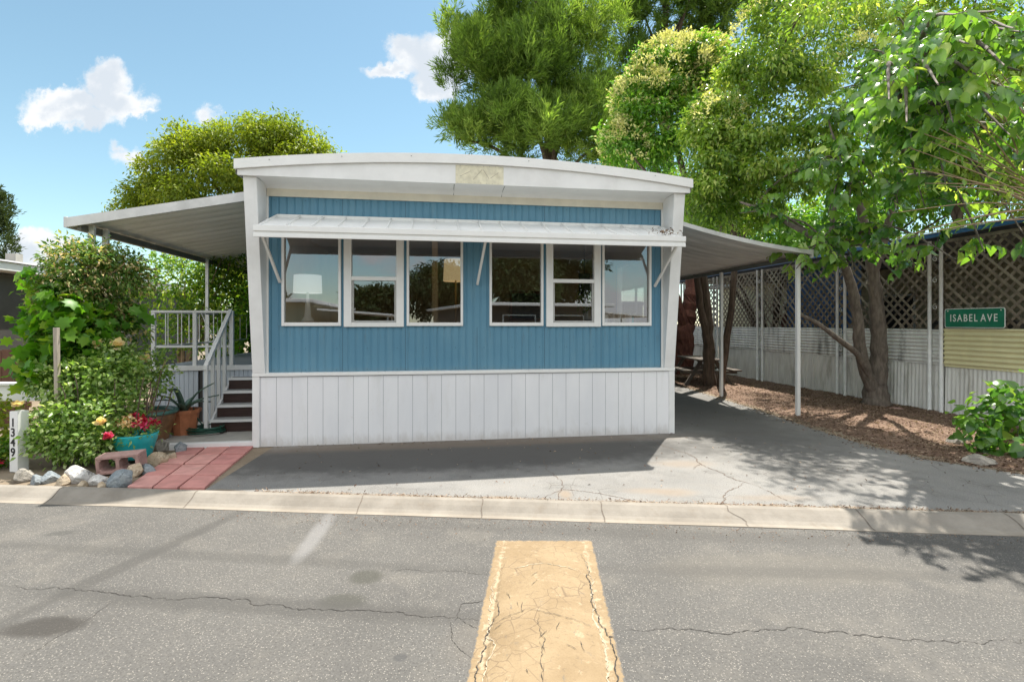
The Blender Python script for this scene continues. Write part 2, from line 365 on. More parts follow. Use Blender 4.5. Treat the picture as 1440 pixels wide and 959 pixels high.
c = t.mix(t.math('MULTIPLY', t.ramp(dd, .0, .10, 1, 0), .8), c, (.24, .175, .11))
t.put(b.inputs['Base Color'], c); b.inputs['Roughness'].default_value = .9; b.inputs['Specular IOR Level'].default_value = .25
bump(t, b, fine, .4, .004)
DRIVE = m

# curb concrete
m, t, b, o = new_mat('curb_concrete')
pos = t.node('ShaderNodeNewGeometry').outputs['Position']
n1_ = t.noise(pos, 2.2, 6, .65); n2_ = t.noise(pos, 40, 3, .7); n3_ = t.noise(pos, 120, 2, .6)
c = t.mix(t.ramp(n1_, .3, .7), (.195, .173, .143), (.285, .257, .217))
c = t.mix(t.math('MULTIPLY', t.ramp(n2_, .5, .75), .4), c, (.24, .20, .155))
c = t.mix(t.math('MULTIPLY', t.ramp(t.noise(pos, 6, 7, .7), .55, .7), .5), c, (.20, .165, .125))
c = t.mix(t.math('MULTIPLY', t.ramp(n3_, .55, .75), .35), c, (.25, .23, .2))
zz = t.node('ShaderNodeSeparateXYZ'); t.l.new(pos, zz.inputs[0])
c = t.mix(t.math('MULTIPLY', t.ramp(zz.outputs[2], -.085, -.06, 1, 0), .35), c, (.38, .31, .235))
t.put(b.inputs['Base Color'], c); b.inputs['Roughness'].default_value = .9; bump(t, b, n2_, .35, .006)
CURB = m

# speed bump: ochre paint, worn through in places
m, t, b, o = new_mat('ochre_road_paint')
pos = t.node('ShaderNodeNewGeometry').outputs['Position']
n1_ = t.noise(pos, 3.0, 6, .65); n2_ = t.noise(pos, 14, 6, .7); n3_ = t.noise(pos, 60, 3, .7)
c = t.mix(t.ramp(n1_, .3, .7), (.215, .150, .078), (.285, .208, .118))
c = t.mix(t.math('MULTIPLY', t.ramp(n2_, .56, .70), .6), c, (.40, .31, .20))
c = t.mix(t.math('MULTIPLY', t.ramp(t.noise(pos, 9, 7, .75), .60, .68), .6), c, (.19, .15, .10))
vo = t.node('ShaderNodeTexVoronoi', feature='DISTANCE_TO_EDGE'); t.put(vo.inputs['Vector'], t.vmath('ADD', pos, t.vmath('SCALE', t.node('ShaderNodeTexNoise').outputs['Color'], scale=.05))); vo.inputs['Scale'].default_value = 9
cr = t.math('MULTIPLY', t.ramp(vo.outputs[0], .0, .035, 1, 0), t.ramp(t.noise(pos, 2.6, 3, .5), .45, .6))
c = t.mix(t.math('MULTIPLY', cr, .7), c, (.11, .075, .045))
c = t.mix(t.math('MULTIPLY', t.ramp(n3_, .52, .72), .4), c, (.17, .11, .06))
c = t.mix(t.math('MULTIPLY', t.ramp(t.noise(t.vmath('MULTIPLY', pos, (.5, 1, 1)), 34, 5, .75), .58, .68), .55), c, (.13, .095, .06))
# paint chipped off along the edges and in streaks: the asphalt shows
sx_ = t.node('ShaderNodeSeparateXYZ'); t.l.new(pos, sx_.inputs[0])
aa = t.math('DIVIDE', t.math('SUBTRACT', t.math('SUBTRACT', sx_.outputs[0], t.math('MULTIPLY', t.math('SUBTRACT', sx_.outputs[1], 4.12), .058)), -.133), .789)
ed_ = t.math('MINIMUM', t.math('MINIMUM', aa, t.math('SUBTRACT', 1.0, aa)), t.math('SUBTRACT', 4.12, sx_.outputs[1]))
chip = t.ramp(t.math('SUBTRACT', t.math('MULTIPLY', t.noise(pos, 26, 6, .7), .075), ed_), .018, .034)
c = t.mix(chip, c, (.105, .098, .088))
fl_ = t.math('ABSOLUTE', t.math('SUBTRACT', t.math('ABSOLUTE', t.math('SUBTRACT', aa, .5)), .415))
c = t.mix(t.math('MULTIPLY', t.ramp(t.math('ADD', fl_, t.math('MULTIPLY', t.math('SUBTRACT', n2_, .45), .30)), .0, .04, 1, 0), .6), c, (.42, .34, .235))
c = t.mix(t.math('MULTIPLY', t.ramp(t.noise(t.vmath('MULTIPLY', pos, (1, .35, 1)), 17, 7, .75), .62, .69), .7), c, (.13, .115, .09))
t.put(b.inputs['Base Color'], c); b.inputs['Roughness'].default_value = .85; bump(t, b, t.math('ADD', n3_, n2_), .4, .006)
OCHRE = m
WORN = simple('worn_white_edge', (.34, .285, .20), .9, .3, 20)
CRACK = simple('crack_dark', (.045, .041, .036), .95, .3, 30)
CRACKR = simple('crack_soil', (.12, .08, .055), .95, .3, 30)

# soil and mulch
m, t, b, o = new_mat('mulch_soil')
pos = t.node('ShaderNodeNewGeometry').outputs['Position']
n1_ = t.noise(pos, 1.6, 6, .65); n2_ = t.noise(pos, 22, 5, .7); n3_ = t.noise(pos, 90, 3, .7)
c = t.mix(t.ramp(n1_, .35, .65), (.14, .082, .055), (.23, .15, .105))
c = t.mix(t.math('MULTIPLY', t.ramp(n2_, .48, .7), .6), c, (.42, .28, .18))
c = t.mix(t.math('MULTIPLY', t.ramp(n3_, .5, .75), .4), c, (.07, .04, .026))
t.put(b.inputs['Base Color'], c); b.inputs['Roughness'].default_value = .95; bump(t, b, t.math('ADD', n2_, n3_), .8, .02)
MULCH = m
m, t, b, o = new_mat('open_ground')
pos = t.node('ShaderNodeNewGeometry').outputs['Position']
c = t.mix(t.ramp(t.noise(pos, .6, 6, .6), .35, .65), (.16, .12, .08), (.25, .20, .14))
c = t.mix(t.math('MULTIPLY', t.ramp(t.noise(pos, 25, 4, .7), .5, .7), .5), c, (.10, .08, .055))
t.put(b.inputs['Base Color'], c); b.inputs['Roughness'].default_value = .95
GROUND = m

# rock materials
def rockmat(name, a, b_, c_):
    m, t, b, o = new_mat(name)
    g = t.node('ShaderNodeTexCoord').outputs['Object']
    n = t.noise(g, 7, 7, .7); n2 = t.noise(g, 16, 5, .7, 1.0)
    c = t.mix(t.ramp(n, .38, .62), a, b_); c = t.mix(t.math('MULTIPLY', t.ramp(n2, .52, .66), .8), c, c_)
    t.put(b.inputs['Base Color'], c); b.inputs['Roughness'].default_value = .85; bump(t, b, t.math('ADD', n, n2), .7, .02)
    return m
ROCK_B = rockmat('blue_grey_rock', (.17, .20, .22), (.30, .33, .34), (.10, .12, .13))
ROCK_T = rockmat('tan_rock', (.38, .29, .19), (.52, .43, .31), (.22, .16, .10))
ROCK_W = rockmat('white_veined_rock', (.42, .40, .37), (.68, .66, .62), (.16, .15, .14))
ROCK_G = rockmat('grey_rock', (.24, .22, .19), (.36, .33, .28), (.13, .12, .10))


# ------------------------------------------------------------------ geometry helpers
class MB:
    def __init__(s): s.v = []; s.f = []; s.m = []
    def add(s, vs, fs, mi=0):
        o = len(s.v); s.v += [tuple(x) for x in vs]
        s.f += [tuple(i + o for i in f) for f in fs]; s.m += [mi] * len(fs)
        return s
    def box(s, x0, x1, y0, y1, z0, z1, mi=0):
        vs = [(x0, y0, z0), (x1, y0, z0), (x1, y1, z0), (x0, y1, z0), (x0, y0, z1), (x1, y0, z1), (x1, y1, z1), (x0, y1, z1)]
        return s.add(vs, [(0, 3, 2, 1), (4, 5, 6, 7), (0, 1, 5, 4), (1, 2, 6, 5), (2, 3, 7, 6), (3, 0, 4, 7)], mi)
    def hexa(s, b4, t4, mi=0):
        return s.add(list(b4) + list(t4), [(0, 3, 2, 1), (4, 5, 6, 7), (0, 1, 5, 4), (1, 2, 6, 5), (2, 3, 7, 6), (3, 0, 4, 7)], mi)
    def bar(s, a, b, w_, h_, mi=0, up=(0, 0, 1)):
        a, b = Vector(a), Vector(b); d = (b - a).normalized(); upv = Vector(up)
        sd = d.cross(upv)
        if sd.length < 1e-4: sd = d.cross(Vector((0, 1, 0)))
        sd.normalize(); u2 = sd.cross(d).normalized()
        def c(p): return [p + sd * (i * w_ / 2) + u2 * (j * h_ / 2) for i, j in ((-1, -1), (1, -1), (1, 1), (-1, 1))]
        return s.hexa(c(a), c(b), mi)
    def tube(s, pts, rad, n=8, mi=0, cap=True):
        pts = [Vector(p) for p in pts]
        if not hasattr(rad, '__len__'): rad = [rad] * len(pts)
        o = len(s.v); ref = Vector((.31, .17, .93)).normalized()
        for i, p in enumerate(pts):
            d = (pts[min(i + 1, len(pts) - 1)] - pts[max(i - 1, 0)]).normalized()
            sd = d.cross(ref)
            if sd.length < 1e-3: sd = d.cross(Vector((1, 0, 0)))
            sd.normalize(); u2 = sd.cross(d)
            for k in range(n):
                a = 2 * math.pi * k / n; s.v.append(tuple(p + (sd * math.cos(a) + u2 * math.sin(a)) * rad[i]))
        for i in range(len(pts) - 1):
            for k in range(n):
                a, b = o + i * n + k, o + i * n + (k + 1) % n
                s.f.append((a, b, b + n, a + n)); s.m.append(mi)
        if cap:
            s.f.append(tuple(o + k for k in range(n))); s.m.append(mi)
            e = o + (len(pts) - 1) * n; s.f.append(tuple(e + k for k in reversed(range(n)))); s.m.append(mi)
        return s
    def lathe(s, prof, n=28, c=(0, 0, 0), mi=0):
        o = len(s.v)
        for r, z in prof:
            for k in range(n):
                a = 2 * math.pi * k / n; s.v.append((c[0] + r * math.cos(a), c[1] + r * math.sin(a), c[2] + z))
        for i in range(len(prof) - 1):
            for k in range(n):
                a, b = o + i * n + k, o + i * n + (k + 1) % n
                s.f.append((a, b, b + n, a + n)); s.m.append(mi)
        return s
    def grid(s, fn, nu, nv, mi=0):
        o = len(s.v)
        for j in range(nv):
            for i in range(nu): s.v.append(tuple(fn(i / (nu - 1), j / (nv - 1))))
        for j in range(nv - 1):
            for i in range(nu - 1):
                a = o + j * nu + i; s.f.append((a, a + 1, a + nu + 1, a + nu)); s.m.append(mi)
        return s
    def build(s, name, mats, parent=None, smooth=False, bevel=0, loc=None, rot=None):
        me = bpy.data.meshes.new(name); me.from_pydata(s.v, [], s.f)
        for mm in (mats if isinstance(mats, (list, tuple)) else [mats]): me.materials.append(mm)
        me.polygons.foreach_set('material_index', s.m)
        if smooth: me.polygons.foreach_set('use_smooth', [True] * len(s.f))
        me.update()
        o = bpy.data.objects.new(name, me); col.objects.link(o)
        if parent: o.parent = parent
        if loc is not None: o.location = loc
        if rot is not None: o.rotation_euler = rot
        if bevel:
            bv = o.modifiers.new('bevel', 'BEVEL'); bv.width = bevel; bv.segments = 2; bv.limit_method = 'ANGLE'; bv.angle_limit = R(50)
        return o

def tag(o, label=None, cat=None, group=None, kind=None):
    if label: o['label'] = label
    if cat: o['category'] = cat
    if group: o['group'] = group
    if kind: o['kind'] = kind
    return o
def thing(name, label, cat, loc=(0, 0, 0), rz=0.0, group=None):
    o = bpy.data.objects.new(name, None); col.objects.link(o)
    o.empty_display_size = .2; o.location = loc; o.rotation_euler = (0, 0, rz)
    return tag(o, label, cat, group)
def copy_tree(o, parent=None):
    c = o.copy(); col.objects.link(c)
    if parent: c.parent = parent
    for ch in list(o.children): copy_tree(ch, c)
    return c

YAW = math.atan2(.14573, .98932)
HX, HY = -3.55, 6.96
def HP(u, v, z=0.0):
    return Vector((HX + .98932 * u - .14573 * v, HY + .14573 * u + .98932 * v, z))
def fbm(x, y, seed=0):
    v = 0.0
    for k in range(4):
        f = 2.0 ** k
        v += math.sin(x * f * 1.7 + seed + 1.3 * math.sin(y * f * 1.1 + k)) * math.cos(y * f * 1.9 + seed * 1.7 + math.sin(x * f * 1.3)) / (1.6 ** k)
    return v / 2
def smooth_path(pts, n=6):
    pts = [Vector(p) for p in pts]; out = []
    for i in range(len(pts) - 1):
        p0, p1, p2, p3 = pts[max(i - 1, 0)], pts[i], pts[i + 1], pts[min(i + 2, len(pts) - 1)]
        for k in range(n):
            t_ = k / n
            out.append(.5 * ((2 * p1) + (p2 - p0) * t_ + (2 * p0 - 5 * p1 + 4 * p2 - p3) * t_ ** 2 + (3 * p1 - p0 - 3 * p2 + p3) * t_ ** 3))
    out.append(pts[-1]); return out
def limb(mb, pts, r0, r1, n=8, seg=6, wob=.0, mi=0):
    pp = smooth_path(pts, seg); m_ = len(pp)
    if wob: pp = [p + Vector((random.uniform(-wob, wob), random.uniform(-wob, wob), 0)) if 0 < i < m_ - 1 else p for i, p in enumerate(pp)]
    rr = [r0 + (r1 - r0) * i / (m_ - 1) for i in range(m_)]
    rr = [r * (1 + random.uniform(-.07, .07)) for r in rr]
    mb.tube(pp, rr, n, mi); return pp

# ---- leaves: one mesh of many small faces
T_DIA = (np.array([(0, 0, 0), (.45, .5, .05), (1, 0, -.12), (.45, -.5, .05)]), np.array([(0, 1, 2, 3)]))
T_FOLD = (np.array([(0, 0, 0), (.42, .5, .10), (1, 0, -.16), (.42, -.5, .10), (.45, 0, -.03)]), np.array([(0, 4, 2, 1), (0, 3, 2, 4)]))
_mx = [0, .12, .42, .74, 1.0]; _e = [(-.10, .24), (.08, .47), (.40, .48), (.72, .27), (1.0, .015)]
_hv = []; _hq = []
for x in _mx: _hv.append((x, 0, -.30 * x * x))
for sgn in (1, -1):
    for (x, y) in _e: _hv.append((x, sgn * y, -.30 * x * x + .22 * y))
for i in range(4):
    _hq.append((i, i + 1, 5 + i + 1, 5 + i)); _hq.append((i, 10 + i, 10 + i + 1, i + 1))
T_HEART = (np.array(_hv), np.array(_hq))
_gr = [(-.12, .0), (-.22, .28), (.05, .33), (.12, .62), (.38, .40), (.62, .55), (.66, .22), (1.0, .0), (.66, -.22), (.62, -.55), (.38, -.40), (.12, -.62), (.05, -.33), (-.22, -.28)]
_gv = [(.2, 0, .05)] + [(x, y, -.25 * (x - .2) ** 2 - .12 * abs(y)) for x, y in _gr]
_gq = [(0, 1 + i, 1 + (i + 1) % 14, 1 + (i + 2) % 14) for i in range(0, 14, 2)]
T_GRAPE = (np.array(_gv), np.array(_gq))

def unit(a): return a / np.maximum(np.linalg.norm(a, axis=-1, keepdims=True), 1e-9)

def leaf_mesh(name, C, D, N, L, W, tint, tmpl, mat, parent=None):
    tv_, tq = tmpl; C = np.asarray(C, float); n = len(C); k = len(tv_)
    D = unit(np.asarray(D, float)); S = unit(np.cross(D, N)); N = np.cross(S, D)
    L = np.broadcast_to(L, (n,)); W = np.broadcast_to(W, (n,))
    V = (C[:, None, :] + tv_[None, :, 0:1] * L[:, None, None] * D[:, None, :] + tv_[None, :, 1:2] * W[:, None, None] * S[:, None, :]
         + tv_[None, :, 2:3] * L[:, None, None] * N[:, None, :]).reshape(-1, 3)
    Q = (tq[None] + (np.arange(n) * k)[:, None, None]).reshape(-1, 4)
    me = bpy.data.meshes.new(name)
    me.vertices.add(len(V)); me.vertices.foreach_set('co', V.astype(np.float32).ravel())
    me.loops.add(len(Q) * 4); me.loops.foreach_set('vertex_index', Q.astype(np.int32).ravel())
    me.polygons.add(len(Q)); me.polygons.foreach_set('loop_start', np.arange(0, len(Q) * 4, 4, dtype=np.int32))
    at = me.attributes.new('tint', 'FLOAT', 'POINT'); at.data.foreach_set('value', np.repeat(np.clip(np.broadcast_to(tint, (n,)), 0, 1), k).astype(np.float32))
    me.materials.append(mat); me.update(calc_edges=True); me.validate()
    o = bpy.data.objects.new(name, me); col.objects.link(o)
    if parent: o.parent = parent
    return o

def rnd_dirs(n, up=0.0):
    d = RNG.normal(size=(n, 3)); d = unit(d); d[:, 2] += up; return unit(d)

def lobes(clumps, nl, size, shell, up, stretch=1.0):
    """break every clump into smaller lobes so that outlines are uneven and gaps stay open"""
    out = []
    for (c, r, k) in clumps:
        c = np.array(c, float); r = np.array(r, float)
        d = rnd_dirs(nl, up); f = RNG.uniform(shell[0], shell[1], nl)
        sz = RNG.uniform(.65, 1.3, nl) * size
        for i in range(nl): out.append((c + d[i] * r * f[i], r * sz[i] * np.array((1, 1, stretch)), k / nl * (sz[i] / size) ** 1.5, RNG.normal(.45, .15)))
    return out

def tufted(clumps, tufts, per, spread, shell=(.72, 1.05), up=.25, inner=.18):
    """leaf positions: clumps (ellipsoids) carry tufts near their surface, tufts carry leaves"""
    C = []; O = []; TT = []
    for cl_ in clumps:
        c, r, k = cl_[:3]; t0 = cl_[3] if len(cl_) > 3 else .45
        c = np.array(c, float); r = np.array(r, float)
        nt = max(1, int(round(tufts * k))); d = rnd_dirs(nt, up)
        f = RNG.uniform(shell[0], shell[1], nt); ins = RNG.random(nt) < inner; f[ins] = RNG.uniform(.3, .75, ins.sum())
        tc_ = c + d * r * f[:, None]
        tt = RNG.normal(t0, .13, nt)
        rep = np.repeat(np.arange(nt), per)
        p = tc_[rep] + RNG.normal(size=(len(rep), 3)) * spread * np.array((1, 1, .75))
        C.append(p); O.append(unit((d / r))[rep] * .7 + unit(p - tc_[rep]) * .5); TT.append(tt[rep])
    return np.concatenate(C), np.concatenate(O), np.concatenate(TT)

def foliage(name, clumps, tufts, per, spread, L, asp, mat, parent=None, droop=.4, upn=.8, tmpl=T_FOLD, shell=(.72, 1.05), up=.25, tvar=.2, inner=.18, tadd=0.0):
    C, O, TT = tufted(clumps, tufts, per, spread, shell, up, inner)
    n = len(C)
    D = unit(O) * .8 + RNG.normal(size=(n, 3)) * .55 + np.array((0, 0, -droop))
    N = RNG.normal(size=(n, 3)) * .45 + np.array((0, 0, upn)) + O * .35
    l = L * RNG.uniform(.65, 1.3, n)
    return leaf_mesh(name, C, D, N, l, l * asp, TT + RNG.normal(0, tvar, n) + tadd, tmpl, mat, parent)

def needles(name, clumps, tufts, per, length, width, mat, parent=None, up=.25, rise=.7, shell=(.6, 1.05), spread=.12):
    """pine sprays: each tuft a brush of blades about a rising axis"""
    C = []; D = []; TT = []
    for cl_ in clumps:
        c, r, k = cl_[:3]; c = np.array(c, float); r = np.array(r, float); nt = max(1, int(round(tufts * k)))
        d = rnd_dirs(nt, up); f = RNG.uniform(*shell, nt)
        tc_ = c + d * r * f[:, None]; ax = unit(d * .7 + RNG.normal(size=(nt, 3)) * .35 + np.array((0, 0, rise)))
        tt = RNG.normal(cl_[3] if len(cl_) > 3 else .5, .15, nt); rep = np.repeat(np.arange(nt), per); s_ = RNG.random(len(rep))
        p = tc_[rep] + ax[rep] * (s_ * length * 2.2)[:, None] + RNG.normal(size=(len(rep), 3)) * spread * (1.1 - s_ * .8)[:, None]
        C.append(p); D.append(ax[rep] + RNG.normal(size=(len(rep), 3)) * .45); TT.append(tt[rep])
    C = np.concatenate(C); D = np.concatenate(D); TT = np.concatenate(TT); n = len(C)
    return leaf_mesh(name, C, D, RNG.normal(size=(n, 3)), length * RNG.uniform(.6, 1.3, n), width, TT + RNG.normal(0, .15, n), T_DIA, mat, parent)

def crack(mb, pts, width, z, mi, amp=.02, sub=6, seed=0):
    rr = random.Random(seed); pp = [Vector((x, y, 0)) for x, y in pts]
    for k in range(sub):
        out = [pp[0]]
        for a, b in zip(pp, pp[1:]):
            d = b - a; mid = (a + b) / 2 + Vector((-d.y, d.x, 0)) * rr.uniform(-1, 1) * (.05, .08, .14, .2, .22, .2)[min(k, 5)]; out += [mid, b]
        pp = out
        if (pp[1] - pp[0]).length < .018: break
    vs = []; n = len(pp)
    for i, p in enumerate(pp):
        d = (pp[min(i + 1, n - 1)] - pp[max(i - 1, 0)]).normalized(); s_ = Vector((-d.y, d.x, 0))
        w_ = width * .62 * rr.uniform(.2, 1.3) * min(1, .25 + 4 * min(i, n - 1 - i) / n)
        zz_ = z(p.x, p.y) if callable(z) else z
        vs += [(p.x + s_.x * w_ / 2, p.y + s_.y * w_ / 2, zz_), (p.x - s_.x * w_ / 2, p.y - s_.y * w_ / 2, zz_)]
    mb.add(vs, [(2 * i, 2 * i + 1, 2 * i + 3, 2 * i + 2) for i in range(n - 1)], mi)

# ================================================================== THE GROUND
def yb(x): return 4.84 - .08 * x           # back of the curb
def yf(x): return 4.56 - .085 * x          # front of the gutter lip

tag(MB().add([(-700, -700, -.13), (700, -700, -.13), (700, 700, -.13), (-700, 700, -.13)], [(0, 1, 2, 3)]).build('ground', GROUND), kind='structure')
lot = MB().add([(-60, yb(-60) + .02, -.006), (60, yb(60) + 5.5, -.006), (60, 120, -.006), (-60, 120, -.006)], [(0, 1, 2, 3)])
lot.v[1] = (40, yb(40) + .02, -.006); lot.v[2] = (60, 120, -.006)
tag(lot.build('garden_soil', GROUND), kind='structure')

rd = MB().grid(lambda a, b: (-60 + 120 * a, (-6.0) + (yf(-60 + 120 * a) + .02 + 6.0) * b, -.08), 60, 20)
Gr = lambda *pts: [G(px, py) for px, py in pts]
crack(rd, Gr((0, 822), (115, 830), (160, 834), (400, 852), (560, 860), (690, 872)), .009, -.0775, 1, seed=1)
crack(rd, Gr((868, 885), (1010, 890), (1200, 893), (1460, 899)), .009, -.0775, 1, seed=2)
crack(rd, Gr((640, 872), (648, 850), (700, 842)), .008, -.0775, 1, seed=3)
crack(rd, Gr((632, 872), (640, 905), (665, 925)), .006, -.0775, 1, seed=4)
crack(rd, Gr((648, 872), (672, 884)), .006, -.0775, 1, seed=9)
crack(rd, Gr((160, 845), (110, 878), (30, 925)), .006, -.0775, 1, seed=5)
crack(rd, Gr((530, 802), (700, 808)), .005, -.0775, 1, seed=6)
tag(rd.build('road', [ROAD, CRACK]), kind='structure')

# rolled curb with joints
prof = [(0, .010), (.06, .017), (.25, .010), (.45, -.018), (.65, -.052), (.82, -.070), (1.0, -.075), (1.0, -.10)]
cu = MB()
xs = [-60, -30, -20] + [-15 + .5 * i for i in range(61)] + [20, 30, 60]
o0 = len(cu.v)
for x in xs:
    for tq_, z in prof: cu.v.append((x, yb(x) + (yf(x) - yb(x)) * tq_, z + .004 * fbm(x * .7, tq_)))
k = len(prof)
for i in range(len(xs) - 1):
    for j in range(k - 1): cu.f.append((i * k + j, i * k + j + 1, (i + 1) * k + j + 1, (i + 1) * k + j)); cu.m.append(0)
def cz(x, t_):
    for (a, za), (b_, zb_) in zip(prof, prof[1:]):
        if a <= t_ <= b_ and b_ > a: return za + (zb_ - za) * (t_ - a) / (b_ - a) + .004 * fbm(x * .7, t_)
    return -.075
for j, x in enumerate((-8.6, -6.1, -4.6, -3.15, -1.45, -.28, .83, 1.93, 3.1, 4.35, 5.7, 7.1)):
    vs = []; wid = .010
    for i in range(9):
        t_ = .02 + .95 * i / 8; xx = x + (.05 * math.sin(i * 1.3 + j) * (.10 + .5 * (j == 7)) + (.16 * t_ if j == 7 else 0))
        y = yb(xx) + (yf(xx) - yb(xx)) * t_; z = cz(xx, t_) + .003
        vs += [(xx - wid / 2, y, z), (xx + wid / 2, y, z)]
    cu.add(vs, [(2 * i, 2 * i + 2, 2 * i + 3, 2 * i + 1) for i in range(8)], 1)
tag(cu.build('curb', [CURB, simple('curb_joint', (.15, .125, .10), .95, .2, 30)], smooth=False), kind='structure')

# driveway
dpts = [(-3.12, yb(-3.12)), (0, yb(0)), (3, yb(3)), (6, yb(6)), (12, yb(12)), (12, 4.6), (8.2, 4.85), (7.0, 5.15), (5.75, 5.65), (5.15, 6.3), (4.9, 7.2), (4.85, 8.2), (4.8, 10), (4.6, 13), (4.1, 18), (3.5, 24), (0, 24), (-3.3, 7.3)]
dv = MB(); dv.add([(x, y, 0.0) for x, y in dpts], [tuple(range(len(dpts)))])
G0 = lambda *pts: [G(px, py, 0) for px, py in pts]
crack(dv, G0((905, 612), (935, 628), (972, 640), (985, 652), (1040, 676), (1065, 683)), .016, .003, 1, seed=11)
crack(dv, G0((1047, 679), (1020, 694), (1017, 712)), .014, .003, 1, seed=12)
crack(dv, G0((985, 652), (975, 660)), .012, .003, 1, seed=13)
crack(dv, G0((760, 700), (790, 688), (845, 694), (895, 705), (900, 712)), .012, .003, 1, seed=14)
crack(dv, G0((785, 712), (790, 690), (768, 655), (766, 640)), .010, .003, 1, seed=15)
crack(dv, G0((1065, 683), (1110, 705), (1135, 712)), .014, .003, 1, seed=16)
crack(dv, G0((1015, 644), (1090, 648), (1180, 668), (1320, 690)), .008, .003, 1, seed=17)
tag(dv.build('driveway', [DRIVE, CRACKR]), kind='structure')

# speed bump: arched back on flat flanges, tapering at its far end
bx0, bx1, by1, sl = -.133, .656, 4.12, .058
def bump_pt(a, bq, dz=0.0):
    y = by1 - bq * 9.0
    x = bx0 + (bx1 - bx0) * a + sl * (y - by1)
    h = 0.0
    if .1 < a < .9:
        q = (a - .1) / .8; h = .045 * math.sin(math.pi * q) ** .6
    h *= min(1, max(0, (by1 - y - .22) / .35))
    return (x, y, -.076 + h + dz)
sb = MB().grid(lambda a, bq: bump_pt(a, bq), 41, 91)
def bz(off):
    def f(x, y):
        a = (x - sl * (y - by1) - bx0) / (bx1 - bx0); return bump_pt(min(max(a, 0), 1), (by1 - y) / 9.0)[2] + off
    return f
def bl(a, y): return (bx0 + (bx1 - bx0) * a + sl * (y - by1), y)
# skirt so that the slab has an edge
for sgn, a in ((0, 0.0), (1, 1.0)):
    for i in range(40):
        p, q = bump_pt(a, i / 40), bump_pt(a, (i + 1) / 40); sb.add([p, q, (q[0], q[1], -.085), (p[0], p[1], -.085)], [(0, 1, 2, 3)])
sb.add([bump_pt(0, 0), bump_pt(1, 0), (bx1, by1, -.085), (bx0, by1, -.085)], [(0, 1, 2, 3)])
crack(sb, [bl(.10, 3.62), bl(.09, 3.0), bl(.10, 2.2), bl(.1, 0)], .012, bz(.0025), 2, seed=21)
crack(sb, [bl(.085, 3.3), bl(.07, 2.7), bl(.075, 2.3), bl(.08, .5)], .011, bz(.005), 1, seed=22)
crack(sb, [bl(.88, 3.75), bl(.90, 3.3), bl(.86, 3.0), bl(.92, 2.75), bl(.91, 2.4), bl(.93, 1.5)], .018, bz(.0025), 2, seed=23)
crack(sb, [bl(.87, 3.85), bl(.885, 3.4), bl(.875, 3.15), bl(.955, 2.85), bl(.93, 2.45), bl(.96, 1.2)], .011, bz(.005), 1, seed=24)
crack(sb, [bl(.955, 2.85), bl(1.0, 2.84)], .014, bz(.005), 1, seed=25)
crack(sb, [bl(.2, 3.58), bl(.5, 3.66), bl(.8, 3.56)], .014, bz(.0025), 2, seed=26)
crack(sb, [bl(.12, 2.95), bl(.35, 3.05), bl(.6, 2.98), bl(.84, 2.9)], .006, bz(.005), 1, seed=27)
crack(sb, [bl(.45, 3.0), bl(.5, 2.75), bl(.47, 2.55), bl(.52, 2.2)], .005, bz(.005), 1, seed=28)
for s_ in range(16):
    a_, y_ = random.uniform(.16, .82), random.uniform(2.3, 3.75)
    crack(sb, [bl(a_, y_), bl(a_ + random.uniform(-.07, .07), y_ - random.uniform(.03, .12))], .005, bz(.005), 1, seed=40 + s_)
tag(sb.build('speed_bump', [OCHRE, CRACK, WORN]), 'yellow ochre painted speed bump with cracked worn edges lying on the road', 'speed bump')

# mulch bed at the right, heaped a little towards the fence
def drive_edge(y):
    pts = [(12, 4.6), (8.2, 4.85), (7.0, 5.15), (5.75, 5.65), (5.15, 6.3), (4.9, 7.2), (4.85, 8.2), (4.8, 10), (4.6, 13), (4.1, 18), (3.5, 24)]
    for (xa, ya), (xb, yb_) in zip(pts, pts[1:]):
        if ya <= y <= yb_: return xa + (xb - xa) * (y - ya) / (yb_ - ya)
    return 4.0 if y > 5 else 12
def mulch_z(x, y):
    e = x - drive_edge(y) + .12 * fbm(x * 2, y * 2, 3)
    return -.03 + min(.075, max(0, e * .12)) + .018 * fbm(x * 2.3, y * 2.3, 1) + .012 * fbm(x * 9, y * 9, 2)
mu = MB().grid(lambda a, b: (3.4 + 9 * a, 4.62 + 19 * b, mulch_z(3.4 + 9 * a, 4.62 + 19 * b)), 120, 200)
tag(mu.build('mulch_bed', MULCH, smooth=True), kind='structure')
n = 34000
X = RNG.uniform(4.2, 8.6, n); Y = 5.0 + 12 * RNG.random(n) ** 1.6
ed = np.array([drive_edge(y) for y in Y]); keep = (X > ed - np.abs(RNG.normal(0, .12, n))) & (X < 8.25 - .147 * (Y - 8)); X, Y = X[keep], Y[keep]
Z = np.array([max(mulch_z(x, y), 0) + .006 for x, y in zip(X, Y)])
n = len(X); D = RNG.normal(size=(n, 3)); D[:, 2] *= .25; N = RNG.normal(size=(n, 3)) * .35 + np.array((0, 0, 1)); L = RNG.uniform(.018, .055, n)
tag(leaf_mesh('leaf_litter', np.stack([X, Y, Z], 1), D, N, L, L * .42, RNG.random(n), T_FOLD, L_LITTER), 'dry brown leaves strewn over the mulch bed along the fence', 'leaf litter', kind='stuff')
